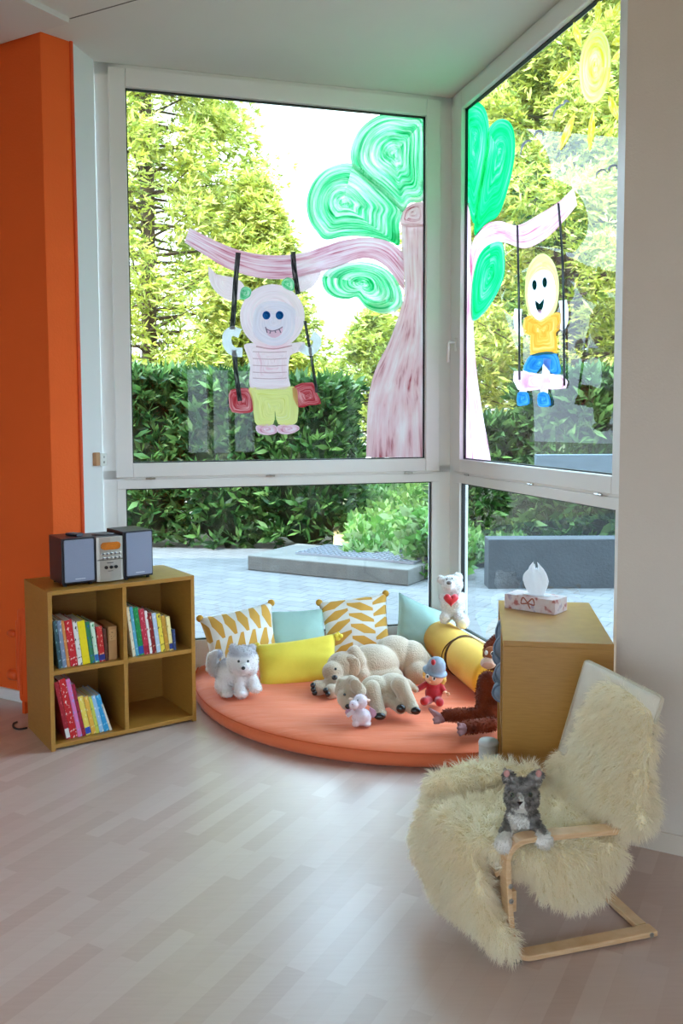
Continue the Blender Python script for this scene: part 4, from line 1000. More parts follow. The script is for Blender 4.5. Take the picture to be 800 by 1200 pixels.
# --- doll in red
T = Toy('soft_doll', 'small doll in red clothes and a grey knitted hat with a red bobble', 'doll', 506, 826)
MRED = M('red_velour', '#b41f28', .9, 0, .08, 60, 300, .3, .002, sheen=.4); MSKIN = M('doll_skin', '#eeb58e', .6); MHAIR = M('doll_blond_hair', '#e8b45c', .8, 0, .15, 80)
v, f = T.skin([T.e(508, 812, .0, 10.5, 11, 9), T.e(508, 803, .0, 8.5, 6, 7), T.c((500, 801, .0), (489, 808, -.03), 3.8, 3.4), T.c((516, 803, .0), (520, 810, -.02), 3.8, 3.4), T.c((503, 820, -.02), (497, 822, -.09), 5, 5.2), T.c((513, 820, -.02), (515, 823, -.09), 5, 5.2)], .004, 4)
b = MB(); b.add([tuple(x) for x in v], f); b.build('suit', MRED, T.t, smooth=True)
b = MB().sphere(T.w(508.5, 793.5, -.01), (11*T.k, 10*T.k, 9.5*T.k), None, 22, 14); hd = b.build('head', MSKIN, T.t, smooth=True)
b = MB()
for u, v_, dy, r in ((498, 790, .0, 3.2), (497.5, 793, .0, 2.6), (519.5, 797, .0, 3.6), (518.5, 800, .0, 3), (520, 794, .01, 3)): b.sphere(T.w(u, v_, dy), r*T.k, None, 10, 8)
b.build('hair', MHAIR, hd, smooth=True)
for u, v_ in ((500.5, 792.5), (508.3, 795.2)):
    T.ball('eye', u, v_, -.053, 2.4, MEYEW, 2.8, hd, 1.2); T.ball('pupil', u+.3, v_+.2, -.060, 1.2, MNOSE, 1.7, hd, .8)
T.ball('nose', 503, 799, -.055, 1.8, MSKIN, 1.6, hd)
T.ball('hand', 486.8, 809.5, -.04, 2.4, MSKIN, 2)
b = MB().sphere(T.w(521, 811.5, -.03), (2.6*T.k, 2.4*T.k, 2.2*T.k), None, 10, 8)
for q in ((526, 812), (527, 814), (525.5, 815.5)): b.tube([T.w(521, 812, -.03), T.w(*q, -.05)], .7*T.k, 6)
b.build('hand', MSKIN, T.t, smooth=True)
hat = MB(); rt = Matrix.Rotation(rad(13), 3, 'Y') @ Matrix.Rotation(rad(10), 3, 'X'); k = T.k
hat.lathe([(14.5*k, -1.5*k), (15*k, 0), (14*k, 1.2*k), (11.6*k, 1.6*k), (11.5*k, 6*k), (10*k, 12*k), (7*k, 16*k), (3*k, 18*k), (0, 18.5*k)], T.w(509.5, 786.5, -.002), 26, rt)
hat.build('hat', M('grey_felt', '#8f9aa8', .95, 0, .1, 60, 250, .4, .002), T.t, smooth=True)
T.ball('bobble', 507.5, 776, -.075, 2.8, MRED, 3.6)

# --- white teddy with heart, sitting on the bolster's far end
T = Toy('teddy_bear', 'white teddy bear holding a red heart, sitting in the window corner above the bolster', 'teddy bear', 533, 735, y=5.30)
def col(p): return mixc(A('#f2f0ee'), A('#d8d2cc'), np.clip(.25+.5*vnoise(p, 120, 7), 0, 1))
pr = [T.e(530, 709, .0, 14.5, 15, 13), T.e(529.5, 685, -.01, 12.5, 11, 12), T.e(526, 687, -.06, 7, 6, 7), T.e(516.5, 679, .0, 5, 5, 3.5), T.e(536.5, 676, .0, 5.2, 5.2, 3.5), T.c((519, 700, -.03), (523, 707, -.08), 5, 5), T.c((541, 700, -.03), (536, 706, -.08), 5.5, 5),
      T.c((535, 720, -.02), (541, 727, -.08), 7, 7), T.e(541.5, 728.5, -.10, 8, 8.5, 6), T.c((524, 720, -.0), (521, 724, -.05), 7, 6.5)]
v, f = skin(pr, .0065, 3); rg = np.random.default_rng(8)
plush_mesh('body', v, f, PLUSH, T.t, col, [fur(v, f, 12000, .010, .0026, rg, comb=(0, 0, -.1), jit=.6)])
T.ball('nose', 526, 683, -.10, 3.2, M('grey_toy_nose', '#6a5c58', .4), 2.2); T.ball('foot_sole', 542, 731, -.135, 5.2, M('cream_plush', '#e8e0c8', .95), 5.2, rd=2)
T.ball('eye', 523.2, 678.8, -.062, .9, MNOSE); T.ball('eye', 529.5, 678, -.068, .9, MNOSE)
hp = []
for i in range(40):
    a = 2*math.pi*i/40; hp.append((16*math.sin(a)**3, 13*math.cos(a)-5*math.cos(2*a)-2*math.cos(3*a)-math.cos(4*a)))
b = MB(); c0 = T.w(528.3, 702.5, -.115); s_ = 8.8*T.k/16; vs = [c0+Vector((0, -.022, 0))]; rings = []
for r, d in ((.35, -.0215), (.7, -.017), (.9, -.010), (1, 0), (.9, .010), (.6, .015)):
    rings.append([c0+Vector((x*s_*r, d, z*s_*r)) for x, z in hp])
for q in rings: vs += q
vs.append(c0+Vector((0, .017, 0))); fs = [(0, 1+(i+1) % 40, 1+i) for i in range(40)]
for j in range(5): fs += [(1+j*40+i, 1+j*40+(i+1) % 40, 1+(j+1)*40+(i+1) % 40, 1+(j+1)*40+i) for i in range(40)]
fs += [(len(vs)-1, 1+5*40+i, 1+5*40+(i+1) % 40) for i in range(40)]
b.add(vs, fs).build('heart', M('red_satin', '#d0182a', .45, 0, .05, 40, sheen=.4), T.t, smooth=True)

# --- orang-utan leaning out behind the ochre unit
T = Toy('plush_orangutan', 'reddish brown plush orangutan sitting half hidden by the ochre shelf unit', 'plush toy', 556, 858)
foot_c = T.w(509, 838, -.02)
def col(p): return mixc(A('#8e3f20'), A('#6b2c16'), np.clip(.5+.6*vnoise(p, 60, 5), 0, 1))
pr = [T.e(574, 815, .05, 17, 26, 16), T.e(573, 833, .03, 17, 16, 16), T.e(572, 800, .03, 13, 14, 12), T.e(580, 764, .02, 14, 17, 14), T.e(583, 750, .02, 7, 7, 7), T.e(577, 776, .0, 11, 9, 10),
      T.c((570, 838, .0), (524, 838, -.0), 9, 7.5), T.c((576, 848, -.05), (545, 852, -.12), 8.5, 8), T.c((592, 800, .04), (600, 840, .0), 8, 7)]
T.body('body', pr, col, 14000, .012, .0022, 6, .0075, 4, comb=(0, 0, -.5), jit=.35, clump=8)
MPAW = M('mauve_felt', '#a87878', .9, 0, .1, 40)
def paw(name, chain_list, palm):
    b = MB()
    v, f = skin([T.e(*palm)]+[T.c(*c) for c in chain_list], .0035, 3); b.add([tuple(x) for x in v], f); return b.build(name, MPAW, T.t, smooth=True)
paw('foot', [((515, 841, 0), (509, 836, -.01), 5, 3.6), ((509, 836, -.01), (503, 831, -.01), 3.2, 1.8), ((511, 838, .02), (505, 834, .02), 3, 1.8), ((513, 843, -.02), (508, 843, -.03), 3, 2), ((514, 846, -.03), (509, 847, -.04), 2.6, 1.8)], (517, 842, 0, 6, 5.5, 6))
paw('foot', [((540, 852, -.14), (537, 848, -.16), 3, 2), ((541, 853, -.15), (536.5, 853, -.17), 3, 2), ((541, 856, -.15), (537, 858, -.17), 3, 2), ((542, 858, -.15), (539, 861, -.17), 2.8, 2)], (542, 854, -.14, 5.5, 7, 5))
fc = T.ball('face', 575, 766, -.035, 8, M('tan_face_plush', '#a8623c', .95, 0, .1, 60), 9, rd=7)
T.ball('muzzle', 572, 777, -.05, 9.5, M('pale_muzzle_plush', '#e4c4b0', .9, 0, .06, 50), 7.0, rd=8)
T.ball('mouth_fold', 571.5, 779.5, -.077, 7.6, M('rose_muzzle_plush', '#d8a898', .9), 4.2, rd=3)
T.ball('eye', 577.5, 766, -.075, 2.9, MEYEW, 3.1, fc, 1.5); T.ball('iris', 577.2, 766, -.081, 2.0, M('amber_iris', '#6c4a18', .25), 2.2, fc, 1.0); T.ball('pupil', 577, 766, -.0845, 1.2, MNOSE, 1.4, fc, .8)
T.ball('eye', 569.5, 765, -.07, 2.0, MEYEW, 2.9, fc, 1.5)

# --- grey blue quilted bundle bulging out of the shelf unit
q0 = cu.matrix_basis
qb = thing('quilt', 'blue grey quilted cloth bulging out of the open side of the ochre shelf unit', 'quilt', tuple(q0 @ Vector((.03, .47, .397))), rad(-8.81))
b = MB(); rgq = random.Random(4)
MQ = M('blue_grey_quilt', '#6f8092', .85, 0, .08, 30, 220, .3, .002, sheen=.2)
for k, (y, z, r, h) in enumerate(((.05, .29, .060, .075), (-.02, .24, .070, .06), (.04, .19, .072, .055), (-.03, .135, .066, .055), (.05, .10, .070, .05), (-.01, .05, .074, .05), (.07, .035, .055, .035))):
    b.sphere((.015, y, z), (r, .095, h), Matrix.Rotation(rad(rgq.uniform(-25, 25)), 3, 'X'), 24, 14)
    e = [];
    for i in range(25):
        a = 2*math.pi*i/24; e.append(Matrix.Rotation(rad(8), 3, 'X') @ Vector((r*1.0*math.cos(a)*.98, 0, h*1.0*math.sin(a)*.98))+Vector((.015, y-.03, z)))
    b.tube(e, .0055, 6)
b.build('cloth', MQ, qb, smooth=True)
# ================================================================ paintings on the panes (thin paint films on the glass)
def m_paint(name, cols, su, sv, alpha=(.75, .95), glow=.65, edge=0):
    """brushed window paint: streaks along u, letting daylight through"""
    m, nt, N, L, b = new_mat(name); N.remove(b)
    tc = N.new('ShaderNodeTexCoord'); mp = N.new('ShaderNodeMapping'); mp.inputs['Scale'].default_value = (su, sv, 1); L.new(tc.outputs['UV'], mp.inputs[0])
    wob = noise(nt, 1.4, 2, tc.outputs['UV']); va = N.new('ShaderNodeVectorMath'); va.operation = 'MULTIPLY_ADD'; L.new(wob.outputs['Color'], va.inputs[0]); va.inputs[1].default_value = (.6, 2.2, 0); L.new(mp.outputs[0], va.inputs[2])
    n = noise(nt, 1.0, 5, va.outputs[0], .62); n2 = noise(nt, 1.7, 4, va.outputs[0], .6); n3 = noise(nt, 2.6, 3, tc.outputs['UV'])
    fac = math_n(nt, 'ADD', math_n(nt, 'MULTIPLY', n.outputs['Fac'], .62), math_n(nt, 'MULTIPLY', n3.outputs['Fac'], .38))
    k = len(cols); r = ramp(nt, fac, [(.38+.24*i/(k-1), lin(c)) for i, c in enumerate(cols)])
    d = N.new('ShaderNodeBsdfDiffuse'); t = N.new('ShaderNodeBsdfTranslucent'); tr = N.new('ShaderNodeBsdfTransparent')
    L.new(r.outputs[0], d.inputs[0]); L.new(r.outputs[0], t.inputs[0]); L.new(r.outputs[0], tr.inputs[0])
    m1 = N.new('ShaderNodeMixShader'); m1.inputs[0].default_value = glow; L.new(d.outputs[0], m1.inputs[1]); L.new(t.outputs[0], m1.inputs[2])
    al = N.new('ShaderNodeMapRange'); L.new(n2.outputs['Fac'], al.inputs[0]); al.inputs[1].default_value = .32; al.inputs[2].default_value = .62; al.inputs[3].default_value = alpha[0]; al.inputs[4].default_value = alpha[1]
    m2 = N.new('ShaderNodeMixShader'); L.new(al.outputs[0], m2.inputs[0]); L.new(tr.outputs[0], m2.inputs[1]); L.new(m1.outputs[0], m2.inputs[2])
    L.new(m2.outputs[0], N['Material Output'].inputs['Surface']); return m
P_GREEN = m_paint('green_window_paint', ('#e4faee', '#a6ecc6', '#4fd490', '#08a854'), 3, 13, (.72, .97), .6)
P_GREEN2 = m_paint('deep_green_window_paint', ('#7deaa8', '#2fe08c', '#12cf74', '#0aa653'), 3, 13, (.86, .98), .6)
P_TRUNK = m_paint('red_brown_window_paint', ('#fae6ea', '#f5d2d8', '#eebcc4', '#b04a54'), 1.6, 7, (.92, .985), .7)
P_PINK = m_paint('pink_window_paint', ('#fbe8f0', '#f6d2e0', '#ecb0c4', '#cc7086'), 2.2, 12, (.90, .98), .7)
P_BLACK = m_paint('black_window_paint', ('#9aa0a2', '#5a5e60', '#2c2e30', '#141416'), 2, 6, (.5, .95), .3)
P_WHITE = m_paint('white_window_paint', ('#f6faff', '#eef4fc', '#fcfcfe'), 2, 9, (.86, .97), .75)
P_PALEPINK = m_paint('pale_pink_window_paint', ('#fdeaf0', '#f8dae4', '#fbe4ec', '#eec0ce'), 2, 10, (.86, .97), .75)
P_YELLOW = m_paint('pale_yellow_window_paint', ('#f4f2b4', '#ecec94', '#f4f0a0', '#dede70'), 2, 10, (.84, .96), .6)
P_RED = m_paint('red_window_paint', ('#eeb4b8', '#dc7c84', '#c4424c', '#a82430'), 2, 9, (.8, .97), .5)
P_BLUE = m_paint('blue_window_paint', ('#6ab4ec', '#3f94dc', '#2a7cc8', '#1c62a8'), 2, 9, (.9, .98), .5)
P_ORANGE = m_paint('orange_window_paint', ('#fcd07c', '#f8b850', '#f4a83c', '#e89428'), 2, 9, (.9, .98), .55)
P_BLOND = m_paint('blond_window_paint', ('#f2f4b0', '#e8ee90', '#dce47c'), 2, 9, (.84, .96), .6)
P_SUN = m_paint('sun_yellow_window_paint', ('#f8f8c8', '#f6f4a4', '#f4ee74', '#f0de34'), 3, 7, (.78, .95), .6)
P_RAY = m_paint('ray_yellow_window_paint', ('#f8f6b4', '#f4ea5c', '#ecd81c'), 2, 5, (.85, .96), .6)
P_EYE = m_paint('eye_blue_window_paint', ('#2c7cc4', '#1c5ca0', '#103c74'), 1, 3, (.97, .99), .3)
P_DARK = m_paint('dark_teal_window_paint', ('#1c5c54', '#123c3a', '#0c2624'), 1, 3, (.97, .99), .2)
P_LINE = m_paint('rose_line_window_paint', ('#f4d0d8', '#eab8c2', '#dc98a4'), 1, 3, (.5, .8), .4)
P_GREY = m_paint('grey_window_paint', ('#b8b4c4', '#8c8a98', '#6c6a78'), 1, 3, (.6, .9), .4)

class Pane:
    def __init__(s, n): s.n = n
    def pt(s, u, v, lay=0): return at_plane(u, v, CR+s.n*(.0285-.0012*lay), s.n)
PL, PR = Pane(NL), Pane(NR)
def film(name, b, mat, parent, o): 
    ob = b.build(name, mat, parent); return ob
def add_film(b, pts2, faces, uvs, pane, lay, org):
    """front and back skin of a film .5 mm thick"""
    b.add([pane.pt(u, v, lay)-org for u, v in pts2], faces, None, [(x+.001, y+.001) for x, y in uvs])
def blob(b, outline, pane, lay, org, rings=9, n=6, cen=None, useed=0):
    pts = [Vector((x, y, 0)) for x, y in outline]; P = catmull(pts, n, True) if n > 1 else pts; k = len(P)
    c = Vector((*cen, 0)) if cen else sum(P, Vector())/k
    v = []; uv = []
    for j in range(rings+1):
        r = j/rings
        for i in range(k+1):
            q = c.lerp(P[i % k], r); v.append((q.x, q.y)); uv.append((useed+i/k, r))
    m = k+1; f = [(j*m+i, j*m+i+1, (j+1)*m+i+1, (j+1)*m+i) for j in range(rings) for i in range(k)]
    add_film(b, v, f, uv, pane, lay, org); return b
def ribbon(b, A, B, pane, lay, org, n=8, w=8, useed=0):
    A = catmull([Vector((x, y, 0)) for x, y in A], n); B = catmull([Vector((x, y, 0)) for x, y in B], n); k = max(len(A), len(B))
    def rs(P): 
        out = []
        for i in range(k):
            t = i*(len(P)-1)/(k-1); j = min(int(t), len(P)-2); out.append(P[j].lerp(P[j+1], t-j))
        return out
    A, B = rs(A), rs(B); v = []; uv = []
    for i in range(k):
        for j in range(w+1): q = A[i].lerp(B[i], j/w); v.append((q.x, q.y)); uv.append((useed+i/k*2, j/w))
    m = w+1; add_film(b, v, [(i*m+j, i*m+j+1, (i+1)*m+j+1, (i+1)*m+j) for i in range(k-1) for j in range(w)], uv, pane, lay, org); return b
def line(b, C, wd, pane, lay, org, n=6, taper=False, useed=0):
    P = catmull([Vector((x, y, 0)) for x, y in C], n); A = []; B = []; k = len(P)
    for i, p in enumerate(P):
        t = (P[min(i+1, k-1)]-P[max(i-1, 0)]).normalized(); s = Vector((-t.y, t.x, 0))*wd/2*(1 if not taper else max(.15, math.sin(math.pi*(i+.6)/(k+.2))))
        A.append((p+s)[:2]); B.append((p-s)[:2])
    return ribbon(b, A, B, pane, lay, org, 1, 3, useed)
def ell(cx, cy, rx, ry, n=16, rot=0):
    c, s = math.cos(rad(rot)), math.sin(rad(rot))
    return [(cx+rx*math.cos(2*math.pi*i/n)*c-ry*math.sin(2*math.pi*i/n)*s, cy+rx*math.cos(2*math.pi*i/n)*s+ry*math.sin(2*math.pi*i/n)*c) for i in range(n)]
def painting(name, label, pane, u, v):
    p = pane.pt(u, v); return thing(name, label, 'window painting', tuple(p)), p
# --- left pane: tree
t, o = painting('painted_tree', 'painted tree with pink trunk, long branch and green lobes on the left pane', PL, 463, 536)
b = MB(); ribbon(b, [(470, 262), (471, 300), (474, 340), (466, 372), (455, 402), (441, 430), (433, 458), (430, 490), (429, 536)], [(497.5, 262), (497.5, 300), (497.5, 340), (497.5, 372), (497.5, 402), (497.5, 430), (497.5, 458), (497.5, 490), (497.5, 536)], PL, 1, o)
blob(b, [(470, 264), (472, 248), (480, 240), (490, 237), (497.5, 239), (497.5, 264)], PL, 1, o, 5, 3, useed=3); film('trunk', b, P_TRUNK, t, o)
b = MB(); ribbon(b, [(222, 267), (250, 281), (280, 293), (315, 299), (350, 297), (375, 290), (400, 282), (430, 278), (455, 283), (472, 296)], [(216, 284), (240, 299), (265, 314), (300, 325), (335, 327), (365, 321), (392, 314), (425, 303), (450, 311), (474, 342)], PL, 2, o, useed=6)
film('branch', b, P_PINK, t, o)
for k, (ol, cen) in enumerate((
    ([(497.5, 140), (480, 135), (458, 132), (438, 138), (420, 153), (411, 175), (413, 195), (428, 212), (446, 225), (462, 240), (472, 248), (480, 238), (497.5, 232), (497.5, 190)], (462, 180)),
    ([(413, 192), (398, 192), (380, 199), (366, 214), (359, 236), (362, 258), (372, 273), (382, 281), (405, 277), (435, 278), (458, 284), (468, 287), (468, 262), (472, 246), (455, 226), (432, 204)], (402, 238)),
    ([(378, 323), (392, 312), (415, 307), (438, 309), (458, 320), (470, 340), (471, 357), (460, 366), (444, 367), (428, 360), (418, 349), (406, 351), (390, 348), (379, 338)], (425, 332)))):
    b = MB(); blob(b, ol, PL, 0, o, 12, 5, cen, k*5); film('leaf_lobe', b, P_GREEN, t, o)
# --- left pane: child on a swing
t, o = painting('painted_swing_child', 'painted pink headed child in yellow trousers on a swing, left pane', PL, 318, 508)
b = MB(); line(b, [(279, 296), (276, 330), (274, 360), (272, 386)], 6, PL, 4, o); line(b, [(274, 410), (277, 440), (281, 470)], 5.5, PL, 4, o); film('swing_rope', b, P_BLACK, t, o)
b = MB(); line(b, [(343, 295), (345, 318), (349, 345)], 6, PL, 4, o); line(b, [(357, 376), (364, 415), (371, 460)], 3.5, PL, 4, o); film('swing_rope', b, P_BLACK, t, o)
b = MB(); blob(b, [(270, 457), (290, 455), (296, 466), (297, 480), (290, 484), (272, 483), (268, 470)], PL, 3, o, 6, 2); film('swing_seat', b, P_RED, t, o)
b = MB(); blob(b, [(342, 454), (366, 448), (371, 460), (376, 473), (362, 475), (349, 477)], PL, 3, o, 6, 2, useed=2); film('swing_seat', b, P_RED, t, o)
b = MB(); blob(b, [(244, 312), (250, 320), (262, 323), (276, 326), (285, 333), (287, 343), (280, 351), (268, 352), (255, 344), (246, 331)], PL, 3, o, 7, 4); film('pigtail', b, P_PALEPINK, t, o)
b = MB(); blob(b, [(347, 322), (362, 319), (376, 314), (373, 327), (364, 338), (352, 342), (345, 338)], PL, 3, o, 7, 4); film('pigtail', b, P_PALEPINK, t, o)
b = MB(); blob(b, [(282, 340), (287, 336), (294, 339), (293, 347), (286, 351), (281, 350)], PL, 5, o, 4, 3); film('bow', b, P_GREEN, t, o)
b = MB(); blob(b, [(330, 330), (337, 325), (344, 329), (344, 340), (338, 340), (331, 336)], PL, 5, o, 4, 3); film('bow', b, P_GREEN, t, o)
b = MB(); blob(b, ell(319, 371, 38, 38), PL, 4, o, 9, 3); hd = film('head', b, P_PALEPINK, t, o)
b = MB(); blob(b, [(305, 356), (316, 353), (332, 354), (345, 362), (346, 374), (343, 392), (330, 404), (314, 404), (298, 393), (296, 377), (299, 363)], PL, 5, o, 8, 3); film('face', b, P_WHITE, hd, o)
for x, y in ((312, 369.5), (327.5, 369.5)):
    b = MB(); blob(b, ell(x, y, 4.6, 5), PL, 6, o, 4, 2); e = film('eye', b, P_EYE, hd, o)
b = MB(); blob(b, [(311, 384), (317, 387), (326, 386), (331, 383), (330, 391), (322, 396), (314, 393)], PL, 6, o, 4, 2)
film('mouth', b, P_PALEPINK, hd, o)
b = MB()
for q in ([(311, 383), (313, 390)], [(317, 387), (316, 391)], [(322, 387), (323, 390)], [(327, 386), (329, 390)]): line(b, q, 1.3, PL, 7, o, 3)
line(b, [(311, 385), (318, 388), (326, 386), (331, 383)], 1, PL, 7, o, 4); film('teeth_lines', b, P_GREY, hd, o)
b = MB(); blob(b, [(286, 404), (300, 402), (320, 405), (342, 402), (357, 401), (353, 411), (340, 417), (338, 440), (339, 455), (316, 456), (293, 454), (293, 430), (289, 415)], PL, 4, o, 8, 3, useed=4); sh = film('shirt', b, P_PALEPINK, t, o)
b = MB()
for y in (412, 420, 428, 436, 443): line(b, [(296, y), (316, y+1), (336, y)], .9, PL, 5, o, 4)
line(b, [(300, 406), (320, 409), (342, 405)], 1.6, PL, 5, o, 4); film('stripe', b, P_LINE, sh, o)
b = MB(); line(b, [(281, 391), (272, 388), (266, 394), (267, 405), (274, 412), (284, 413)], 11, PL, 5, o); film('arm', b, P_WHITE, t, o)
b = MB(); line(b, [(352, 407), (362, 412), (370, 406), (371, 397), (365, 393)], 10, PL, 5, o); film('arm', b, P_WHITE, t, o)
b = MB(); blob(b, [(292, 454), (318, 456), (345, 453), (349, 470), (349, 488), (345, 497), (326, 497), (322, 480), (320, 497), (301, 498), (297, 484), (295, 468)], PL, 4, o, 8, 3); film('trousers', b, P_YELLOW, t, o)
b = MB(); blob(b, [(300, 499), (312, 497), (323, 499), (324, 507), (313, 510), (302, 507)], PL, 4, o, 4, 3); film('shoe', b, P_PINK, t, o)
b = MB(); blob(b, [(325, 499), (338, 497), (349, 499), (350, 504), (338, 509), (326, 507)], PL, 4, o, 4, 3); film('shoe', b, P_PINK, t, o)
# --- right pane: tree
t, o = painting('painted_tree', 'painted tree half with deep green lobes and a wavy pink branch, right pane', PR, 556, 536)
b = MB(); ribbon(b, [(542, 236), (542, 300), (542, 375), (542, 450), (542, 537)], [(550, 238), (553, 310), (554, 375), (560, 450), (575, 540)], PR, 1, o); film('trunk', b, P_PINK, t, o)
b = MB(); ribbon(b, [(549, 302), (556, 278), (568, 264), (585, 259), (606, 264), (630, 252), (655, 236), (672, 220)], [(553, 335), (560, 303), (572, 287), (590, 284), (615, 291), (640, 279), (662, 257), (676, 240)], PR, 2, o, useed=4); film('branch', b, P_PINK, t, o)
for k, (ol, cen) in enumerate((([(543, 127), (552, 118), (564, 122), (571, 136), (573, 160), (570, 195), (562, 235), (555, 262), (548, 240), (543, 232), (543, 180)], (556, 165)),
    ([(572, 152), (584, 140), (597, 143), (603, 160), (602, 190), (594, 225), (584, 252), (570, 262), (556, 276), (557, 245), (563, 205), (569, 175)], (586, 180)),
    ([(574, 286), (587, 283), (591, 300), (590, 325), (580, 348), (566, 368), (553, 375), (552, 345), (556, 315), (563, 296)], (574, 322)))):
    b = MB(); blob(b, ol, PR, 0, o, 12, 5, cen, k*5); film('leaf_lobe', b, P_GREEN2, t, o)
# --- right pane: boy on a swing
t, o = painting('painted_swing_child', 'painted blond child in orange shirt and blue shorts on a swing, right pane', PR, 630, 474)
b = MB(); line(b, [(606, 264), (607, 310), (608, 366), (608.5, 445)], 2.6, PR, 5, o); film('swing_rope', b, P_BLACK, t, o)
b = MB(); line(b, [(654, 238), (658, 290), (660, 350), (661, 452)], 2.8, PR, 5, o); film('swing_rope', b, P_BLACK, t, o)
b = MB(); blob(b, [(602, 435), (630, 438), (660, 440), (663, 455), (636, 456), (607, 457)], PR, 3, o, 5, 2); film('swing_seat', b, P_PINK, t, o)
fo = [(637, 316), (647, 322), (651, 345), (645, 364), (632, 375), (622, 366), (618, 346), (621, 330), (628, 320)]; ho = [(636, 297), (647, 305), (654, 325), (654, 350), (648, 368), (632, 377), (620, 368), (615, 345), (617, 318), (625, 303)]
b = MB(); ho = [tuple(p[:2]) for p in catmull([Vector((*q, 0)) for q in ho], 4, True)]; fo_ = [tuple(p[:2]) for p in catmull([Vector((*q, 0)) for q in fo], 4, True)]
ca = Vector((634, 340)); fo_s = []
for q in ho:
    aq = math.atan2(q[1]-340, q[0]-634); fo_s.append(min(fo_, key=lambda r: abs(((math.atan2(r[1]-340, r[0]-634)-aq+math.pi) % (2*math.pi))-math.pi)))
ribbon(b, ho+[ho[0]], fo_s+[fo_s[0]], PR, 4, o, 1, 5); hd = film('head', b, P_BLOND, t, o)
b = MB(); blob(b, fo, PR, 4, o, 7, 3); film('face', b, P_WHITE, hd, o)
for x, y in ((626, 334), (638, 331)):
    b = MB(); blob(b, ell(x, y, 2.8, 6), PR, 6, o, 4, 2); film('eye', b, P_DARK, hd, o)
b = MB(); blob(b, [(627, 352), (632, 356), (637, 350), (636, 360), (632, 366), (628, 361)], PR, 6, o, 4, 2); mo = film('mouth', b, P_DARK, hd, o)
b = MB(); blob(b, ell(632, 365.5, 3.2, 3), PR, 7, o, 3, 2); film('tongue', b, P_PINK, hd, o)
b = MB(); blob(b, [(614, 373), (624, 370), (633, 377), (646, 368), (657, 367), (656, 386), (651, 390), (653, 413), (637, 415), (621, 416), (621, 394), (613, 390)], PR, 4, o, 7, 2); film('shirt', b, P_ORANGE, t, o)
b = MB(); line(b, [(607, 362), (606, 375), (608, 386), (614, 391)], 9, PR, 4.5, o); film('arm', b, P_WHITE, t, o)
b = MB(); line(b, [(659, 352), (661, 366), (660, 378), (656, 386)], 9.5, PR, 4.5, o); film('arm', b, P_WHITE, t, o)
b = MB(); line(b, [(617, 432), (615, 448), (612, 462)], 8.5, PR, 5, o); film('leg', b, P_WHITE, t, o)
b = MB(); line(b, [(641, 420), (639, 442), (637, 463)], 9, PR, 6, o); film('leg', b, P_WHITE, t, o)
b = MB(); blob(b, [(622, 416), (640, 412), (652, 415), (656, 428), (656, 438), (645, 437), (641, 421), (634, 428), (628, 437), (613, 434), (616, 424)], PR, 5.5, o, 6, 2); film('shorts', b, P_BLUE, t, o)
b = MB(); blob(b, [(606, 461), (612, 459), (619, 461), (620, 473), (613, 475), (606, 475)], PR, 6, o, 4, 2); film('shoe', b, P_BLUE, t, o)
b = MB(); blob(b, [(630, 462), (637, 459), (643, 463), (645, 475), (637, 477), (630, 475)], PR, 6.5, o, 4, 2); film('shoe', b, P_BLUE, t, o)
# --- right pane: sun and birds
t, o = painting('painted_sun', 'painted yellow sun with loose rays at the top of the right pane', PR, 698, 80)
b = MB(); blob(b, ell(697, 78, 18.5, 44, 20, 4), PR, 1, o, 9, 2); film('disc', b, P_SUN, t, o)
for k, (x, y, x2, y2, wd) in enumerate(((672, 26, 680, 55, 9), (702, 0, 699, 27, 8), (727, 1, 718, 23, 8), (717, 52, 730, 45, 11), (649, 101, 671, 82, 10), (656, 176, 673, 133, 9), (690, 176, 695, 128, 8), (713, 112, 724, 141, 10))):
    b = MB(); line(b, [(x, y), ((x+x2)/2, (y+y2)/2), (x2, y2)], wd, PR, 1, o, 6, True, k); film('sun_ray', b, P_RAY, t, o)
for k, (pts, lab) in enumerate((((((609, 184), (612, 171), (618, 165), (623, 166)), ((624, 164), (628, 155), (634, 154), (636, 160))), 'painted grey bird nearest to the green lobes on the right pane'),
    ((((647, 141), (650, 130), (656, 124), (660, 122)), ((659, 124), (663, 118), (667, 120))), 'painted grey bird below the painted sun, right pane'),
    ((((698, 209), (700, 202), (707, 199), (712, 203)), ((712, 202), (714, 196), (721, 194), (724, 199))), 'painted grey bird near the white wall edge, right pane'))):
    t, o = painting('painted_bird', lab, PR, *pts[0][0]); t['group'] = 'painted birds'
    b = MB()
    for s_ in pts: line(b, s_, 3, PR, 1, o, 5, True)
    film('wings', b, P_GREY, t, o)
# ================================================================ chair with sheepskin and cat
O = Vector((.42, 2.674, 0)); BAX = Vector((.9627, .271, 0)).normalized(); LAX = Vector((BAX.y, -BAX.x, 0))   # towards the back / towards the viewer's side
ch = thing('armchair', 'low bentwood birch child armchair with a cream cushion, under the sheepskin', 'chair', tuple(O), math.atan2(BAX.y, BAX.x))
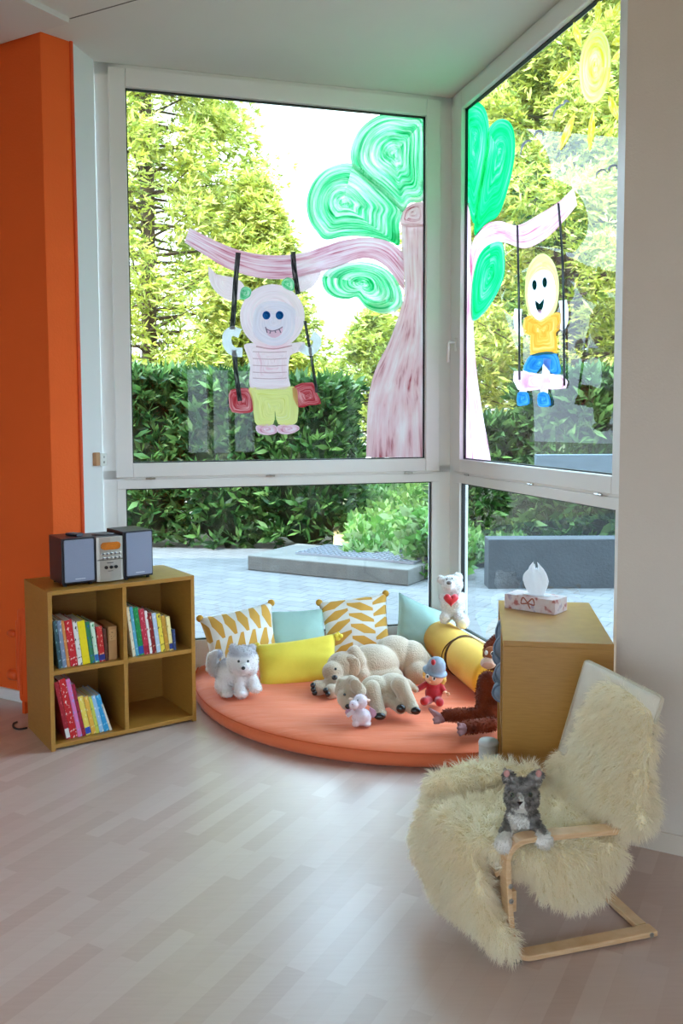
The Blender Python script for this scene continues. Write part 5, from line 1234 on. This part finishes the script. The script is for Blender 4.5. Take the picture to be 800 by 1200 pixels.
# local frame: x back, y = -side (away from the viewer), z up
def loc(b, l, z): return Vector((b, -l, z))
MBIRCH, nt, N, L, bb = new_mat('birch_veneer')
n = noise(nt, 6, 5, coords(nt, 'Object', (3, 3, 26))); r = ramp(nt, n.outputs['Fac'], [(.3, lin('#d3a878')), (.7, lin('#e4c196'))]); L.new(r.outputs[0], bb.inputs['Base Color']); bb.inputs['Roughness'].default_value = .4
MCUSH = M('cream_cotton', '#e2dac8', .85, 0, .03, 20, 500, .3, .002)
SIDE = .215
def side_frame(l):
    P = [loc(.50, l, .018), loc(.30, l, .016), loc(.075, l, .014)]
    for i in range(1, 9):                          # bend at the front foot
        a = rad(90*i/8); P.append(loc(.075-.062*math.sin(a), l, .014+.062*(1-math.cos(a))))
    P += [loc(.004, l, .16), loc(-.004, l, .27)]
    for i in range(0, 9):                          # bend up to the arm
        a = rad(90*i/8); P.append(loc(-.006+.065*(1-math.cos(a)), l, .315+.058*math.sin(a)))
    P += [loc(.20, l, .368), loc(.46, l, .352)]
    b = MB().strip(P, .046, .017, (0, 1, 0)); return b.build('side_frame', MBIRCH, ch, bevel=.003)
for l in (SIDE, -SIDE): side_frame(l)
MB().box((.455, -SIDE+.024, .009), (.492, SIDE-.024, .027)).build('crossbar', MBIRCH, ch, bevel=.003)
MB().box((.013, -SIDE+.0, .15), (.033, SIDE-.0, .215)).build('front_rail', MBIRCH, ch, bevel=.003)
for l in (SIDE, -SIDE):
    b = MB().lathe([(.016, 0), (.02, .004), (.016, .022)], loc(.03, l, 0), 10); b.build('foot', M('black_rubber_foot', '#141414', .6), ch, bevel=.001)
b_ = Matrix.Rotation(rad(90), 3, 'X')
for (bx_, z) in ((.003, .20), (.001, .245), (.478, .018)):
    MB().lathe([(.0075, 0), (.0075, .002), (.004, .0026), (.0035, .001)], loc(bx_, SIDE+.023, z), 12, b_).build('bolt', MMETAL, ch)
# seat and back: bent frame under a thin cushion with piped edge
prof = [(-.02, .265), (.05, .285), (.16, .270), (.27, .245), (.34, .245), (.385, .30), (.43, .42), (.475, .56), (.525, .715), (.535, .742)]
pr_ = catmull([loc(b, 0, z) for b, z in prof], 5)
for l in (.165, -.165): MB().strip([p+Vector((0, -l, -.012)) for p in pr_], .035, .016, (0, 1, 0)).build('seat_frame', MBIRCH, ch, bevel=.002)
cw_ = .215; vs = []; m_ = 13; n_ = len(pr_)
for s_ in (1, -1):
    for i, p in enumerate(pr_):
        t = (pr_[min(i+1, n_-1)]-pr_[max(i-1, 0)]).normalized(); nn = Vector((-t.z, 0, t.x))
        e_ = min(i, n_-1-i)/3; er = min(1, .35+.65*e_)
        for j in range(m_):
            a = -1+2*j/(m_-1); wd = cw_*(1 if e_ >= 1 else .93+.07*e_)
            th_ = .024*max(.02, (1-abs(a)**6))**.5*er
            vs.append(p+Vector((0, a*wd, 0))+nn*(.02+s_*th_))
fs = []; of = n_*m_
for i in range(n_-1):
    for j in range(m_-1): q = i*m_+j; fs += [(q, q+m_, q+m_+1, q+1), (of+q, of+q+1, of+q+m_+1, of+q+m_)]
rim = [j for j in range(m_)]+[i*m_+m_-1 for i in range(1, n_)]+[(n_-1)*m_+j for j in range(m_-2, -1, -1)]+[i*m_ for i in range(n_-2, 0, -1)]
fs += [(rim[i], rim[(i+1) % len(rim)], of+rim[(i+1) % len(rim)], of+rim[i]) for i in range(len(rim))]
cs_ = MB().add(vs, fs).build('cushion', MCUSH, ch, smooth=True)
for s_ in (1, -1):
    pp = []
    for k in rim:
        a, b2 = Vector(vs[k]), Vector(vs[of+k]); pp.append(a*(.5+.42*s_)+b2*(.5-.42*s_))
    MB().tube(pp, .0042, 6, closed=True).build('piping', M('cream_piping', '#cfc4ac', .8), cs_, smooth=True)

# sheepskin: hide draped over back, seat and front, with long wool
sk = thing('sheepskin', 'long haired cream sheepskin draped over the child armchair', 'sheepskin', tuple(O), math.atan2(BAX.y, BAX.x))
E = lambda b, l, z, rb, rl, rz, tilt=0: ('e', loc(b, l, z), (rb, rl, rz), Matrix.Rotation(rad(tilt), 3, 'Y'))
Cc = lambda a, b2, r0, r1: ('c', loc(*a), loc(*b2), r0, r1)
hide = [
    # back
    E(.49, .06, .695, .03, .15, .04, 16), E(.475, .06, .665, .03, .175, .05, 16), E(.45, .07, .60, .035, .20, .08, 18), E(.425, .07, .50, .04, .215, .09, 18), E(.40, .09, .41, .045, .225, .08, 15), E(.43, .205, .47, .045, .05, .10, 15), E(.445, .225, .42, .045, .04, .07), E(.40, -.1, .38, .04, .14, .08, 15),
    # seat hollow
    E(.33, .03, .315, .09, .22, .035), E(.22, .0, .305, .10, .225, .032), E(.10, -.02, .325, .10, .22, .034), E(.0, -.02, .325, .09, .22, .036),
    # raised far edge over the far arm
    E(.12, -.215, .385, .13, .05, .035), E(.0, -.20, .365, .09, .06, .045), E(.26, -.2, .36, .08, .05, .04),
    # front drop
    E(-.075, -.04, .285, .055, .20, .07), E(-.105, -.06, .21, .045, .18, .08), E(-.10, .02, .155, .04, .14, .07),
    E(-.075, .14, .19, .04, .09, .10), Cc((-.075, .15, .17), (-.02, .235, .085), .055, .035), Cc((-.02, .235, .085), (.0, .255, .055), .035, .016),
    # near side lobe hanging under the arm
    E(.12, .19, .295, .12, .05, .05), E(.20, .225, .245, .12, .035, .075), E(.23, .23, .205, .10, .03, .055), E(.33, .21, .27, .06, .04, .06),
]
v, f = skin(hide, .013, 4); rg = np.random.default_rng(77)
def wool(p):
    n1 = vnoise(p, 22, 3); n2 = vnoise(p, 60, 4)
    return mixc(A('#fff9e6'), A('#fdf0d4'), np.clip(.35+.45*n1+.3*n2, 0, 1))
WOOL = (M('sheep_hide', '#eadcb6', .9, 0, .08, 30), M_attr('wool', .8, .2, .5))
F1 = fur(v, f, 74000, .046, .0021, rg, comb=(-.10, -.05, -.75), jit=.28, curl=.35, segs=3, clump=16)
F1[0][:, 2] = np.maximum(F1[0][:, 2], .004)
o = F2 = fur(v, f, 30000, .030, .0024, rg, comb=(0, 0, -.5), jit=.55, curl=.4, segs=2); F2[0][:, 2] = np.maximum(F2[0][:, 2], .004)
o = plush_mesh('fleece', v, f, WOOL, sk, wool, [F1, F2])

# cat plush leaning over the near arm
ct_ = thing('plush_cat', 'grey tabby cat plush with white chest, paws hanging over the chair arm', 'plush toy', tuple(O+BAX*.03+LAX*.15+Vector((0, 0, .376))), 0)
class C2(Toy):
    def __init__(s, t, D): s.t = t; s.p = Vector(t.location); s.D = D; s.k = D/F
T = C2(ct_, 2.55)
hc = T.w(611, 932, -.0)
def col(p):
    x = p[:, 0]-hc.x; z = p[:, 2]-hc.z; k = T.k
    st = .5+.5*np.sin(z/k*.75+vnoise(p, 60, 2)*2.5); base = mixc(A('#b0a9a2'), A('#625c58'), np.clip(st*.8+.25*vnoise(p, 150, 5), 0, 1))
    front = p[:, 1] < hc.y+.03
    blaze = (np.abs(x+6*k) < (2.8+sst(-z/k, 0, 14)*7)*k) & (z < 10*k) & (z > -16*k) & (p[:, 1] < hc.y-.028)
    chest = (((x+4*k)/(12*k))**2+((z+33*k)/(16*k))**2 < 1) & (p[:, 1] < hc.y+.01)
    paws = (p[:, 2] < hc.z-33*k) & (p[:, 1] < hc.y-.055)
    w = (blaze | chest | paws).astype(float)
    return mixc2(base, A('#ece8e0'), w)
def mixc2(a, b, m): return a*(1-m[:, None])+b[None]*m[:, None]
pr = [T.e(611, 934, .0, 20, 22, 19), T.e(610, 941, -.055, 11, 8, 9), T.e(612, 962, .02, 21, 22, 17), T.e(612, 980, .03, 21, 16, 17), T.c((598, 914, .0), (594, 907, .0), 8, 6), T.c((625, 915, .0), (631, 908, .0), 8, 6),
      T.c((597, 970, .0), (591, 985, -.07), 9, 8), T.e(590, 990, -.085, 10, 9, 10), T.c((627, 970, .0), (635, 980, -.06), 9, 8), T.e(637, 985, -.075, 10.5, 9, 10)]
v, f = skin(pr, .0045, 4); rg = np.random.default_rng(5)
fr_ = [fur(v, f, 15000, .010, .0017, rg, comb=(0, 0, -.35), jit=.3, clump=7)]
plush_mesh('body', v, f, PLUSH, T.t, col, fr_)
for u in (599.5, 621.5): T.ball('eye', u, 931.5, -.052, 2.6, M('green_cat_eye', '#5c6a50', .15, coat=.6), 2.8); T.ball('pupil', u, 931.5, -.0585, 1.6, MNOSE, 2.0)
b = MB(); b.add([T.w(605, 939.5, -.083), T.w(613, 939.5, -.083), T.w(609, 944, -.085), T.w(605, 939.5, -.07), T.w(613, 939.5, -.07), T.w(609, 944, -.07)], [(0, 1, 2), (3, 5, 4), (0, 2, 5, 3), (2, 1, 4, 5), (1, 0, 3, 4)]); b.build('nose', MNOSE, T.t, bevel=.001)
for u, s_ in ((593.5, -1), (631, 1)): T.ball('inner_ear', u, 906.5, -.02, 3.6, M('pink_ear_plush', '#c89088', .9), 4.4, rd=2)
